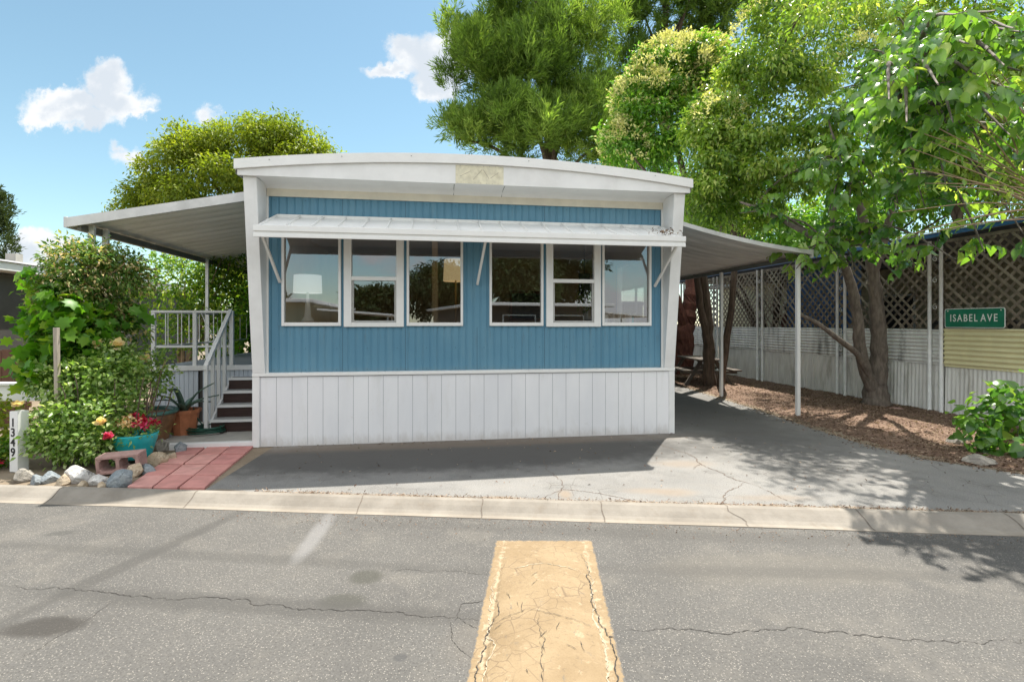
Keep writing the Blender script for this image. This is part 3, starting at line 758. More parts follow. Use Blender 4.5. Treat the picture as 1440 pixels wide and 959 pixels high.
# crumbs of dry grass along the back of the curb
n = 1700
X = RNG.uniform(-2.6, 6, n); Y = 4.84 - .08 * X + np.abs(RNG.normal(0, .035, n)); D = RNG.normal(size=(n, 3)) * np.array((1, 1, .35)); L = RNG.uniform(.012, .04, n)
tag(leaf_mesh('dry_grass', np.stack([X, Y, np.full(n, .012)], 1), D, RNG.normal(size=(n, 3)) * .4 + np.array((0, 0, 1)), L, L * .3, RNG.random(n), T_DIA, L_LITTER), 'dry grass and leaf crumbs along the back edge of the curb', 'dry grass', kind='stuff')
n = 900
X = RNG.uniform(-3, 6.5, n); Y = yf(X) - np.abs(RNG.normal(0, .16, n)) - .01; D = RNG.normal(size=(n, 3)) * np.array((1, 1, .2)); L = RNG.uniform(.006, .022, n)
tag(leaf_mesh('road_grit', np.stack([X, Y, np.full(n, -.074)], 1), D, RNG.normal(size=(n, 3)) * .4 + np.array((0, 0, 1)), L, L * .5, RNG.random(n) * .7, T_DIA, L_LITTER), 'scattered grit and bits of leaf on the road beside the gutter', 'grit', kind='stuff')

n = 420
X = np.concatenate([RNG.uniform(-3, 5, 200), RNG.uniform(-3.3, 2.5, 120), RNG.uniform(2.5, 4.9, 100)])
Y = np.concatenate([RNG.uniform(5.1, 7.2, 200), np.zeros(120), RNG.uniform(5, 11, 100)])
Y[200:320] = HY + (X[200:320] - HX) * .1473 - np.abs(RNG.normal(.07, .06, 120)) - .06
keep = Y < HY + (X - HX) * .1473 - .08
keep[320:] = True
X, Y = X[keep], Y[keep]; n = len(X); D = RNG.normal(size=(n, 3)) * np.array((1, 1, .2)); L = RNG.uniform(.012, .045, n)
tag(leaf_mesh('fallen_leaves', np.stack([X, Y, np.full(n, .010)], 1), D, RNG.normal(size=(n, 3)) * .3 + np.array((0, 0, 1)), L, L * .42, RNG.random(n), T_FOLD, L_LITTER), 'stray fallen leaves scattered on the driveway and against the white skirting', 'fallen leaves', kind='stuff')

# red paver walk
pv = MB(); O_ = Vector((-3.95, 5.16)); A_ = Vector((-3.13, 5.13)); B_ = Vector((-4.47, 6.86)); C_ = Vector((-3.52, 6.90))
for i in range(3):
    for j in range(4):
        def q(a, b_): 
            lo_ = O_.lerp(A_, a); hi_ = B_.lerp(C_, a); return lo_.lerp(hi_, b_)
        g = .012; a0, a1, b0, b1 = i / 3 + g, (i + 1) / 3 - g, j / 4 + g * .7, (j + 1) / 4 - g * .7
        dz = random.uniform(-.004, .004)
        c4 = [q(a0, b0), q(a1, b0), q(a1, b1), q(a0, b1)]
        c4 = [p + Vector((random.uniform(-.006, .006), random.uniform(-.006, .006))) for p in c4]
        pv.hexa([(p.x, p.y, -.03) for p in c4], [(p.x, p.y, .022 + dz + random.uniform(-.003, .003)) for p in c4], random.choice((0, 0, 1, 2)))
tag(pv.build('paver_path', [PAVER, simple('red_paver_pale', (.56, .28, .245), .85, .14, 6, bmp=.15, bscale=60, dirt=(.4, .26, .22), dirt_amt=.5), simple('red_paver_dark', (.46, .20, .18), .85, .16, 6, bmp=.15, bscale=60, dirt=(.33, .2, .17), dirt_amt=.5)], bevel=.006), kind='structure')
pf = MB().hexa([HP(*p, -.03) for p in ((-2.35, 2.0), (0, 2.0), (0, .05), (-1.2, .05))][::-1], [HP(*p, .03) for p in ((-2.35, 2.0), (0, 2.0), (0, .05), (-1.2, .05))][::-1])
pf.bar(HP(-1.18, .0, .03), HP(-.01, .0, .03), .10, .085, 1)
tag(pf.build('porch_slab', [CONC, WHITE], bevel=.004), kind='structure')

# ================================================================== THE MOBILE HOME
W_ = 6.105; LEN = 14.0
home = thing('mobile_home', 'blue mobile home with white skirting, bowed white roof and six front windows', 'mobile home', HP(0, 0), YAW)
# skirting boards with grooves
sk = MB(); sk.box(.0, W_, -.06, .0, .0, .955, 0)
x = .10
while x < W_ - .08:
    sk.box(x - .003, x + .003, -.0612, -.058, .012, .95, 1); x += .2045
sk.box(-.003, .085, -.078, .02, .0, .962, 2); sk.box(W_ - .085, W_ + .003, -.078, .02, .0, .962, 2)
sk.build('skirting', [SKIRT, GROOVE, WHITE], home, bevel=.003)
sk2 = MB(); sk2.box(-.001, .05, .022, LEN, 0, .955); sk2.box(W_ - .05, W_ + .001, .022, LEN, 0, .955); sk2.box(.052, W_ - .052, LEN - .05, LEN, 0, .955)
sk2.build('side_skirting', SKIRT, home)
MB().box(-.006, W_ + .006, -.085, .03, .964, 1.012).build('base_trim', TRIM, home, bevel=.005)

WIN = [(.363, 1.153, False), (1.192, 2.019, True), (2.059, 2.864, False), (3.25, 4.056, False), (4.10, 4.944, True), (4.967, 5.749, False)]
SILL, HEAD, WT = 1.655, 2.95, 3.52
def rib(u):
    p = (u / .104) % 1.0
    return .006 - .012 * min(1, abs(math.sin(math.pi * p)) * 1.9) ** 1.4
wl = MB(); N_U = int(W_ / .0104); us = [W_ * i / N_U for i in range(N_U + 1)]
for z0, z1, holes in ((1.012, SILL + .01, False), (SILL + .01, HEAD - .01, True), (HEAD - .01, WT, False)):
    for a, b_ in zip(us, us[1:]):
        mid = (a + b_) / 2
        if holes and any(w0 + .012 < mid < w1 - .012 for w0, w1, _ in WIN): continue
        wl.add([(a, rib(a), z0), (b_, rib(b_), z0), (b_, rib(b_), z1), (a, rib(a), z1)], [(0, 1, 2, 3)])
for uj in (1.172, 2.04, 3.07, 4.08, 4.955):
    wl.box(uj - .003, uj + .003, -.0085, -.0055, 1.015, SILL - .02, 1); wl.box(uj - .003, uj + .003, -.0085, -.0055, 3.21, WT - .03, 1)
for uj in np.arange(.26, 5.9, .416):
    for zj in (1.04, 1.34, 3.40): wl.box(uj - .005, uj + .005, -.0095, -.006, zj - .005, zj + .005, 1)
wl.build('front_wall', [BLUE, simple('siding_joint', (.05, .12, .17), .7, .1)], home)
sw = MB(); sw.box(.0, .06, .03, LEN, .957, 3.5); sw.box(W_ - .06, W_, .03, LEN, .957, 1.75); sw.box(W_ - .06, W_, .03, LEN, 2.85, 3.5)
for a, b_ in ((.03, .9), (2.3, 3.3), (4.6, 6), (7.5, LEN)): sw.box(W_ - .0595, W_ - .0005, a, b_, 1.75, 2.85)
sw.box(.06, W_ - .06, LEN - .06, LEN, .957, 3.5)
sw.build('side_wall', BLUE, home)

# roof: bowed in the middle
def arch(u): return .20 * (1 - ((u - W_ / 2) / (W_ / 2 + .08)) ** 2)
N_A = 40
ua = [-.08 + (W_ + .16) * i / N_A for i in range(N_A + 1)]
V0 = -.47
rf = MB()
for a, b_ in zip(ua, ua[1:]):
    ta, tb = 3.79 + arch(a), 3.79 + arch(b_)
    rf.add([(a, V0 + .03, ta - .003), (b_, V0 + .03, tb - .003), (b_, LEN + .2, tb - .003), (a, LEN + .2, ta - .003)], [(0, 1, 2, 3)])
rf.add([(-.08, V0 + .03, 3.62), (-.08, LEN + .2, 3.62), (-.08, LEN + .2, 3.79), (-.08, V0 + .03, 3.79)], [(0, 1, 2, 3)])
rf.add([(W_ + .08, V0 + .03, 3.62), (W_ + .08, LEN + .2, 3.62), (W_ + .08, LEN + .2, 3.79), (W_ + .08, V0 + .03, 3.79)], [(3, 2, 1, 0)])
rf.build('roof', ROOFM, home)
cap = MB(); fas = MB()
for a, b_ in zip(ua, ua[1:]):
    ta, tb = 3.795 + arch(a), 3.795 + arch(b_)
    h = .125
    cap.hexa([(a, V0 - .035, ta - h), (b_, V0 - .035, tb - h), (b_, V0 + .03, tb - h), (a, V0 + .03, ta - h)], [(a, V0 - .035, ta), (b_, V0 - .035, tb), (b_, V0 + .03, tb), (a, V0 + .03, ta)])
ub = [-.05 + (W_ + .10) * i / N_A for i in range(N_A + 1)]
for a, b_ in zip(ub, ub[1:]):
    ta, tb = 3.795 + arch(a) - .128, 3.795 + arch(b_) - .128
    fas.hexa([(a, V0, 3.60), (b_, V0, 3.60), (b_, V0 + .03, 3.60), (a, V0 + .03, 3.60)], [(a, V0, ta), (b_, V0, tb), (b_, V0 + .03, tb), (a, V0 + .03, ta)])
for x in (.35, 1.25, 2.15, 3.75, 4.7, 5.6): cap.lathe([(.0, 0), (.008, 0), (.008, .004), (0, .004)], 8, (x, V0 - .037, 3.75 + arch(x)), 1)
cap.build('roof_edge_cap', [TRIM, GUTTER], home); fas.build('fascia', WHITE, home)
sf = MB()
sprof = [(V0 + .03, 3.600), (-.36, 3.604), (-.22, 3.602), (-.10, 3.585), (-.035, 3.55)]
for (va, za), (vb, zb_) in zip(sprof, sprof[1:]):
    sf.add([(.0, va, za), (W_, va, za), (W_, vb, zb_), (0, vb, zb_)], [(0, 3, 2, 1)])
for x in (2.72, 3.42):
    sf.add([(x + .02 * i % .01, v_, z_ - .002) for i, (v_, z_) in enumerate(sprof)] + [(x + .009, v_, z_ - .002) for v_, z_ in sprof], [(i, i + 1, i + 6, i + 5) for i in range(4)], 1)
sf.build('soffit', [TRIM, GUTTER], home, smooth=True)
MB().box(.17, W_ - .17, -.035, -.014, 3.445, 3.556).build('frieze_board', CREAM, home, bevel=.003)
pt = MB().hexa([(2.74, V0 - .004, 3.605), (3.40, V0 - .004, 3.605), (3.40, V0 + .0, 3.605), (2.74, V0 + .0, 3.605)], [(2.74, V0 - .004, 3.853), (3.40, V0 - .004, 3.853), (3.40, V0, 3.853), (2.74, V0, 3.853)])
for i in range(16): pt.box(2.76 + .04 * i, 2.768 + .04 * i, V0 - .007, V0 - .003, 3.845 if i % 2 else 3.612, 3.851 if i % 2 else 3.618, 1)
for (a, b_) in (((2.8, 3.70), (2.95, 3.78)), ((2.98, 3.66), (3.1, 3.80)), ((3.12, 3.80), (3.2, 3.68)), ((3.22, 3.69), (3.33, 3.77))):
    pt.bar((a[0], V0 - .005, a[1]), (b_[0], V0 - .005, b_[1]), .003, .005, 1)
tag(pt.build('repair_patch', [PATCHM, OLDWOOD], home), 'cream metal patch riveted over the middle of the fascia')
# tapering wing walls at both ends of the front
for s_ in (0, 1):
    a0, a1 = (.0, .165) if s_ == 0 else (W_ - .165, W_)
    wg = MB().hexa([(a0, -.085, 1.012), (a1, -.085, 1.012), (a1, .0, 1.012), (a0, .0, 1.012)], [(a0, -.42, 3.598), (a1, -.42, 3.598), (a1, .0, 3.598), (a0, .0, 3.598)])
    wg.build('wing_wall', WHITE, home, bevel=.006)
    st = MB().box(a1 + .001 if s_ == 0 else a0 - .026, a1 + .026 if s_ == 0 else a0 - .001, -.03, -.013, 1.012, 3.444); st.build('corner_trim', TRIM, home)

# windows
for i, (u0, u1, hung) in enumerate(WIN):
    fw = .05 if not hung else .105
    zb0 = SILL - (.012 if hung else 0)
    d0, d1 = -.045, .03
    fr_ = MB(); ft = .05 if not hung else .06
    fr_.box(u0, u0 + fw * (.7 if not hung else 1), d0, d1, zb0, HEAD); fr_.box(u1 - fw * (.7 if not hung else 1), u1, d0, d1, zb0, HEAD)
    iw0, iw1 = u0 + fw * (.7 if not hung else 1), u1 - fw * (.7 if not hung else 1)
    fr_.box(iw0, iw1, d0, d1, zb0, zb0 + ft); fr_.box(iw0, iw1, d0, d1, HEAD - .05, HEAD)
    wn = fr_.build('window', TRIM, home, bevel=.004)
    if hung:
        zm = 2.30
        MB().box(iw0, iw1, d0 + .004, d1, zm, zm + .055).build('meeting_rail', TRIM, wn, bevel=.003)
        ss = MB(); a = .028
        ss.box(iw0 + .001, iw0 + a, -.018, .018, zb0 + ft + .001, zm - .001); ss.box(iw1 - a, iw1 - .001, -.018, .018, zb0 + ft + .001, zm - .001); ss.box(iw0 + a, iw1 - a, -.018, .018, zb0 + ft + .001, zb0 + ft + a)
        ss.build('lower_sash', simple('grey_sash', (.42, .42, .40), .4) if i == 1 else MATS['grey_sash'], wn, bevel=.002)
        MB().add([(iw0, .005, zm + .05), (iw1, .005, zm + .05), (iw1, .005, HEAD - .05), (iw0, .005, HEAD - .05)], [(0, 1, 2, 3)]).build('upper_pane', GLASS, wn)
        MB().add([(iw0 + .02, .0, zb0 + ft), (iw1 - .02, .0, zb0 + ft), (iw1 - .02, .0, zm + .002), (iw0 + .02, .0, zm + .002)], [(0, 1, 2, 3)]).build('lower_pane', GLASS, wn)
    else:
        MB().add([(iw0, .004, zb0 + ft), (iw1, .004, zb0 + ft), (iw1, .004, HEAD - .05), (iw0, .004, HEAD - .05)], [(0, 1, 2, 3)]).build('pane', GLASS, wn)

# window awning: pans between standing ribs, a stepped front lip
AU0, AU1 = .25, W_ - .18; AP = -.75
aw = MB()
za, zf = 3.165, 2.895
aw.hexa([(AU0 + .05, -.016, za - .012), (AU0, AP, zf - .012), (AU1, AP, zf - .012), (AU1 - .05, -.016, za - .012)], [(AU0 + .05, -.016, za), (AU0, AP, zf), (AU1, AP, zf), (AU1 - .05, -.016, za)])
aw.box(AU0 + .05, AU1 - .05, -.034, -.0145, za - .01, za + .035)
na = 18
for i in range(na + 1):
    u = AU0 + .05 + (AU1 - AU0 - .1) * i / na
    aw.hexa([(u - .006, -.05, za - .01), (u - .006, AP + .03, zf - .01), (u + .006, AP + .03, zf - .01), (u + .006, -.05, za - .01)], [(u - .006, -.05, za + .025), (u - .006, AP + .03, zf + .038), (u + .006, AP + .03, zf + .038), (u + .006, -.05, za + .025)])
awning = aw.build('window_awning', TRIM, home)
lp = MB(); lp.box(AU0 - .005, AU1 + .005, AP - .018, AP, zf - .135, zf + .012); lp.box(AU0 - .005, AU1 + .005, AP - .034, AP - .018, zf - .06, zf + .012); lp.box(AU0 - .005, AU1 + .005, AP - .027, AP - .018, zf - .135, zf - .095)
lp.build('front_lip', TRIM, awning, bevel=.004)
for (ut, ub_) in ((.30, .345), (3.14, 3.07), (5.88, 5.80)):
    MB().bar((ut, AP + .10, zf - .06), (ub_, -.045, 2.26), .032, .032).build('strut', TRIM, awning, bevel=.003)

# the room behind the glass
rm = MB()
D_ = 4.6
rm.add([(.07, .06, 1.0), (W_ - .07, .06, 1.0), (W_ - .07, D_, 1.0), (.07, D_, 1.0)], [(0, 1, 2, 3)], 2)
rm.add([(.07, .06, 3.3), (W_ - .07, .06, 3.3), (W_ - .07, D_, 3.3), (.07, D_, 3.3)], [(3, 2, 1, 0)], 1)
rm.add([(.07, D_, 1.0), (W_ - .07, D_, 1.0), (W_ - .07, D_, 3.3), (.07, D_, 3.3)], [(0, 1, 2, 3)], 0)
rm.add([(.07, .06, 1.0), (.07, D_, 1.0), (.07, D_, 3.3), (.07, .06, 3.3)], [(0, 1, 2, 3)], 0)
for a, b_, z0, z1 in ((.06, .9, 1, 3.3), (2.3, 3.3, 1, 3.3), (.9, 2.3, 1, 1.75), (.9, 2.3, 2.85, 3.3), (3.3, D_, 1, 1.75), (3.3, D_, 2.85, 3.3)):
    rm.add([(W_ - .07, a, z0), (W_ - .07, b_, z0), (W_ - .07, b_, z1), (W_ - .07, a, z1)], [(0, 1, 2, 3)], 0)
# inside face of the front wall
for a, b_, z0, z1 in ((.07, W_ - .07, 1, SILL), (.07, W_ - .07, HEAD, 3.3)): rm.add([(a, .05, z0), (b_, .05, z0), (b_, .05, z1), (a, .05, z1)], [(0, 1, 2, 3)], 0)
rm.build('room', [INWALL, INCEIL, INFLOOR], home)
MB().box(2.4, 2.5, 1.6, D_ - .02, 1.01, 3.28).build('partition', INWALL, home)
# unseen side windows added to bring daylight into the room
for a, b_ in ((.9, 2.3), (3.3, 4.6)):
    f_ = MB(); f_.box(W_ - .062, W_ + .02, a, a + .05, 1.75, 2.85); f_.box(W_ - .062, W_ + .02, b_ - .05, b_, 1.75, 2.85); f_.box(W_ - .062, W_ + .02, a + .05, b_ - .05, 1.75, 1.8); f_.box(W_ - .062, W_ + .02, a + .05, b_ - .05, 2.8, 2.85)
    sw_ = f_.build('added_side_window', TRIM, home)
    MB().add([(W_ - .01, a + .05, 1.8), (W_ - .01, b_ - .05, 1.8), (W_ - .01, b_ - .05, 2.8), (W_ - .01, a + .05, 2.8)], [(0, 1, 2, 3)]).build('pane', GLASS, sw_)

# furniture in the room
tl = thing('table_lamp', 'white drum lampshade behind the leftmost window of the home', 'lamp', HP(.47, .95, 1.0), YAW)
MB().lathe([(.001, 0), (.17, 0), (.17, .72), (.001, .72)], 20).build('stand', WOODRED, tl)
MB().lathe([(.0, .72), (.09, .72), (.09, .75), (.05, .80), (.035, 1.0), (.02, 1.12), (.012, 1.30), (0, 1.3)], 20).build('base', WHITE, tl, smooth=True)
MB().lathe([(.215, 1.17), (.205, 1.45), (.20, 1.45), (.21, 1.17)], 32).build('lamp_shade', GLOWWHITE, tl, smooth=True)
fl = thing('floor_lamp', 'tall floor lamp with beige shade behind the third window from the left', 'lamp', HP(2.80, 1.15, 1.0), YAW)
MB().lathe([(0, 0), (.14, 0), (.14, .02), (.012, .04), (.012, 1.45), (0, 1.45)], 18).build('stand', BRASS, fl, smooth=True)
MB().lathe([(.21, 1.40), (.195, 1.76), (.19, 1.76), (.205, 1.40)], 32).build('lamp_shade', LITSHADE, fl, smooth=True)
pc = thing('framed_picture', 'dark framed picture on the back wall seen through the fourth window', 'picture', HP(4.75, D_ - .03, 1.75), YAW)
MB().box(-.55, .55, -.03, 0, 0, .72).build('frame', WOODRED, pc, bevel=.006); MB().box(-.49, .49, -.034, -.031, .06, .66).build('canvas', PICT, pc)
sb_ = thing('sideboard', 'low dark sideboard inside the home below the framed picture', 'sideboard', HP(4.6, D_ - .32, 1.0), YAW)
MB().box(-.9, .9, -.22, .25, .08, .72).build('cabinet', WOODRED, sb_, bevel=.01); MB().box(-.94, .94, -.25, .28, .72, .76).build('top', INWALL, sb_, bevel=.005)
for xx in (-.45, .45): MB().box(xx - .42, xx + .42, -.235, -.221, .12, .68).build('door', WOODRED, sb_, bevel=.004)
bk = thing('bookshelf', 'pale shelf of books under the rightmost front window inside the home', 'bookshelf', HP(5.42, .55, 1.0), YAW)
MB().box(-.4, .4, -.02, .25, 0, .62).build('case', INWALL, bk)
bb = MB(); x = -.37
while x < .35:
    w__ = random.uniform(.02, .05); h__ = random.uniform(.15, .26); bb.box(x, x + w__ - .002, .0, .2, .621, .62 + h__, random.choice((0, 0, 1, 2))); x += w__
tag(bb.build('book', [PAPER, TEAL, SIGNW]), 'row of books and boxes standing on the shelf inside the rightmost window', 'books').location = HP(5.42, .55, 1.0)
bpy.data.objects['book'].rotation_euler = (0, 0, YAW); bpy.data.objects['book'].name = 'books'
wp = thing('wall_planter', 'small dark wall planter with a trailing plant inside the rightmost window', 'planter', HP(5.35, 2.2, 2.05), YAW)
MB().box(-.11, .11, -.02, .02, .22, .62).build('plaque', BLACK, wp); MB().bar((0, 0, .62), (0, 0, 1.25), .006, .006).build('cord', BLACK, wp)
foliage('foliage', [((0, -.05, .15), (.16, .1, .25), 1)], 26, 8, .04, .07, .5, L_MUL, wp, droop=.8)

# dry leaves caught on the awning
C = np.array([tuple(HP(5.72 + RNG.normal(0, .10), -.62 + RNG.normal(0, .06), 2.96 + RNG.random() * .05)) for _ in range(60)])
tag(leaf_mesh('dry_leaves', C, RNG.normal(size=(60, 3)), RNG.normal(size=(60, 3)) + np.array((0, 0, 1)), .055, .018, RNG.random(60), T_FOLD, L_LITTER), 'little heap of dry leaves on the right end of the window awning', 'dry leaves', kind='stuff')

# ================================================================== CANOPIES
def canopy(name, label, u0, u1, v0, v1, zfn, mat, edgemat, side, edge_h):
    t_ = thing(name, label, 'canopy', HP(0, 0), YAW)
    pn = MB(); nu = 13; nv = int((v1 - v0) / .10)
    for j in range(nv):
        for i in range(nu - 1):
            ua_, ub_ = u0 + (u1 - u0) * i / (nu - 1), u0 + (u1 - u0) * (i + 1) / (nu - 1)
            va_, vb_ = v0 + .10 * j, v0 + .10 * (j + 1)
            k_ = j % 3; sag = (-.018, -.018, .0)[k_]; sb2 = (-.018, .0, -.018)[k_]
            if k_ == 0: sag, sb2 = .0, -.016
            elif k_ == 1: sag, sb2 = -.016, -.016
            else: sag, sb2 = -.016, .0
            pn.add([(ua_, va_, zfn(ua_) + sag), (ub_, va_, zfn(ub_) + sag), (ub_, vb_, zfn(ub_) + sb2), (ua_, vb_, zfn(ua_) + sb2)], [(0, 3, 2, 1)])
            pn.add([(ua_, va_, zfn(ua_) + .045), (ub_, va_, zfn(ub_) + .045), (ub_, vb_, zfn(ub_) + .045), (ua_, vb_, zfn(ua_) + .045)], [(0, 1, 2, 3)])
    pn.build('roof_panel', mat, t_)
    ed = MB()
    for i in range(nu - 1):
        ua_, ub_ = u0 + (u1 - u0) * i / (nu - 1), u0 + (u1 - u0) * (i + 1) / (nu - 1)
        ed.hexa([(ua_, v0 - .03, zfn(ua_) + .05 - edge_h), (ub_, v0 - .03, zfn(ub_) + .05 - edge_h), (ub_, v0, zfn(ub_) + .05 - edge_h), (ua_, v0, zfn(ua_) + .05 - edge_h)],
                [(ua_, v0 - .03, zfn(ua_) + .05), (ub_, v0 - .03, zfn(ub_) + .05), (ub_, v0, zfn(ub_) + .05), (ua_, v0, zfn(ua_) + .05)])
    ed.build('front_edge', edgemat, t_)
    zo = zfn(u0 if side < 0 else u1); uo = u0 if side < 0 else u1
    bm_ = MB().box(min(uo, uo + side * .04), max(uo, uo + side * .04), v0 - .03, v1, zo - .085, zo + .06); bm_.build('gutter', ALUEDGE, t_, bevel=.004)
    ib = MB().box(uo - side * .12 - .025, uo - side * .12 + .025, v0 + .02, v1, zo - .11, zo - .022); ib.build('edge_beam', GUTTER, t_)
    return t_
pz = lambda u: 3.545 + u * .192
pcan = canopy('porch_canopy', 'white metal patio cover sloping out over the porch on the left of the home', -2.46, -.005, .25, 9.5, pz, ALU, ALUEDGE, -1, .13)
for v_ in (.42, .72): MB().box(-2.33, -2.25, v_, v_ + .05, 0, pz(-2.3) - .05).build('post', TRIM, pcan, bevel=.004)
for v_ in (4.0, 6.6): MB().box(-2.32, -2.26, v_, v_ + .05, 0, pz(-2.3) - .05).build('post', TRIM, pcan, bevel=.004)
def cz2(u):
    s_ = (u - W_) / 3.12; return 3.59 - .62 * s_ - .08 * 4 * s_ * (1 - s_)
ccan = canopy('carport_canopy', 'sagging grey metal carport roof on white posts on the right of the home', W_ + .005, 9.22, .9, 12.5, cz2, ALUGREY, ALUEDGE, 1, .075)
for v_ in (.98, 3.5, 6.0, 8.6): MB().box(8.99, 9.055, v_ - .033, v_ + .033, -.02, cz2(9.02) - .115).build('post', TRIM, ccan, bevel=.006)

# ================================================================== PORCH: deck, railing, steps
deck = thing('porch_deck', 'raised grey porch deck with pale blue skirting beside the home', 'deck', HP(0, 0), YAW)
MB().box(-2.22, -.012, 1.80, 8.6, .90, .965).build('floor', DECKM, deck)
MB().box(-2.25, -.012, 1.765, 1.799, .90, .985).build('rim_board', WHITE, deck, bevel=.004)
ds = MB()
for i in range(30):
    u = -2.22 + i * .072
    if not (-1.52 < u < -1.46): ds.box(u, u + .066, 1.80, 1.825, .02, .898)
ds.box(-2.22, -.02, 1.83, 1.85, .02, .898, 1); ds.box(-1.47, -1.41, 1.805, 1.82, .02, .898, 1)
ds.box(-2.225, -2.20, 1.86, 8.5, .02, .898)
ds.build('skirting', [DECKSKIRT, NWALL], deck)
rl = thing('porch_railing', 'white porch railing with thin bars and scrolls along the deck edge', 'railing', HP(0, 0, .985), YAW)
for (u, v) in ((-2.2, 1.80), (-1.56, 1.80), (-.98, 1.80), (-2.2, 4.9)): MB().box(u - .03, u + .03, v - .0, v + .05, -.0, .885 if u > -2.1 else .885).build('post', TRIM, rl, bevel=.003)
MB().box(-2.23, -.95, 1.795, 1.855, .886, .925).build('top_rail', TRIM, rl, bevel=.003)
MB().box(-2.169, -1.591, 1.81, 1.84, .30, .335).box(-1.529, -1.011, 1.81, 1.84, .30, .335).build('lower_rail', TRIM, rl, bevel=.003)
MB().box(-2.225, -2.175, 1.856, 8.3, .886, .925).box(-2.215, -2.185, 1.86, 8.3, .30, .335).build('side_rail', TRIM, rl, bevel=.003)
for u in (-1.98, -1.77, -1.40, -1.27, -1.14): MB().tube([(u, 1.825, .336), (u, 1.825, .885)], .008, 6).build('bar', TRIM, rl)
for v in np.arange(2.2, 8.2, .42): MB().tube([(-2.2, v, .336), (-2.2, v, .885)], .010, 6).build('bar', TRIM, rl)
sp_ = [(-1.33 + (.012 + .0085 * a) * math.cos(a * .9), 1.825, .45 + (.012 + .0085 * a) * math.sin(a * .9)) for a in np.arange(0, 9, .4)]
MB().tube(sp_ + [(-1.30, 1.825, .56), (-1.40, 1.825, .72), (-1.46, 1.825, .88)], .007, 6).build('scroll', TRIM, rl)

st = thing('porch_stairs', 'dark brown wooden steps with white nosings leading up to the porch', 'steps', HP(0, 0), YAW)
SU0, SU1 = -.93, -.012
nst = 4; run = .225; rise = .19
for i in range(nst):
    v0 = .90 + i * run; z1 = .03 + rise * (i + 1)
    MB().box(SU0, SU1, v0, v0 + .02, .03 + rise * i + (.0 if i == 0 else .001), z1 - .036).build('riser', STEPBROWN, st)
    tr_ = MB().box(SU0, SU1, v0 - .004, v0 + run + .02, z1 - .035, z1 - .002); tr_.box(SU0, SU1, v0 - .03, v0 - .004, z1 - .038, z1 + .001, 1); tr_.build('tread', [TREAD, TRIM], st)
for u in (SU0 - .0, ):
    MB().hexa([(u - .03, .93, .03), (u - .002, .93, .03), (u - .002, 1.76, .03), (u - .03, 1.76, .03)], [(u - .03, .93, .18), (u - .002, .93, .18), (u - .002, 1.76, .80), (u - .03, 1.76, .80)]).build('stringer', WHITE, st)
hr = thing('stair_handrail', 'white sloping stair handrail with plain square balusters at the porch steps', 'handrail', HP(0, 0), YAW)
uo = SU0 - .065
MB().hexa([(uo - .03, .86, .98), (uo + .03, .86, .98), (uo + .03, 1.80, 1.865), (uo - .03, 1.80, 1.865)], [(uo - .03, .86, 1.05), (uo + .03, .86, 1.05), (uo + .03, 1.80, 1.935), (uo - .03, 1.80, 1.935)]).build('hand_rail', TRIM, hr, bevel=.004)
for i, v in enumerate((.90, 1.13, 1.35, 1.57)):
    zt = .98 + (v - .86) / .94 * .885; MB().box(uo - .024, uo + .024, v - .024, v + .024, .03 if i == 0 else .03 + rise * i - .05, zt).build('baluster', TRIM, hr, bevel=.003)

# things on the deck
def chair(loc, rz, label):
    c = thing('wooden_chair', label, 'chair', loc, rz, 'wooden chairs on the porch')
    MB().box(-.21, .21, -.21, .21, .43, .465).build('seat', WOODRED, c, bevel=.008)
    for sx_ in (-1, 1):
        for sy_ in (-1, 1): MB().bar((sx_ * .18, sy_ * .18, 0), (sx_ * .18, sy_ * .18, .43), .035, .035).build('leg', WOODRED, c)
        MB().bar((sx_ * .18, .20, .465), (sx_ * .18, .25, .92), .03, .03).build('back_post', WOODRED, c)
    bs = MB()
    for z in (.6, .74, .88): bs.bar((-.165, .215 + (z - .465) * .1, z), (.165, .215 + (z - .465) * .1, z), .02, .07)
    bs.build('back_slats', WOODRED, c)
    return c
chair(HP(-.75, 3.3, .965), YAW + .4, 'red brown wooden chair on the porch nearest the steps')
chair(HP(-.35, 4.5, .965), YAW - 1.2, 'red brown wooden chair at the far side of the porch table')
tb = thing('porch_table', 'small wooden table on the porch under the pink flower pot', 'table', HP(-.33, 3.55, .965), YAW)
MB().box(-.3, .3, -.3, .3, .56, .60).build('table_top', WOODRED, tb, bevel=.006)
for a in (-1, 1):
    for b_ in (-1, 1): MB().bar((a * .25, b_ * .25, 0), (a * .25, b_ * .25, .56), .05, .05).build('leg', WOODRED, tb)
fp = thing('flower_pot', 'white pot of pink red flowers on the porch table', 'flower pot', HP(-.38, 3.45, 1.566), YAW)
MB().lathe([(0, 0), (.10, 0), (.14, .13), (.15, .15), (.13, .15), (.12, .12), (0, .12)], 20).build('pot', WHITE, fp, smooth=True)
foliage('leaves', [((0, 0, .19), (.15, .15, .08), 1)], 24, 8, .04, .07, .6, L_SHR, fp)
foliage('flowers', [((0, 0, .27), (.17, .17, .11), 1)], 30, 9, .03, .05, .8, L_PINKR, fp, tmpl=T_FOLD)

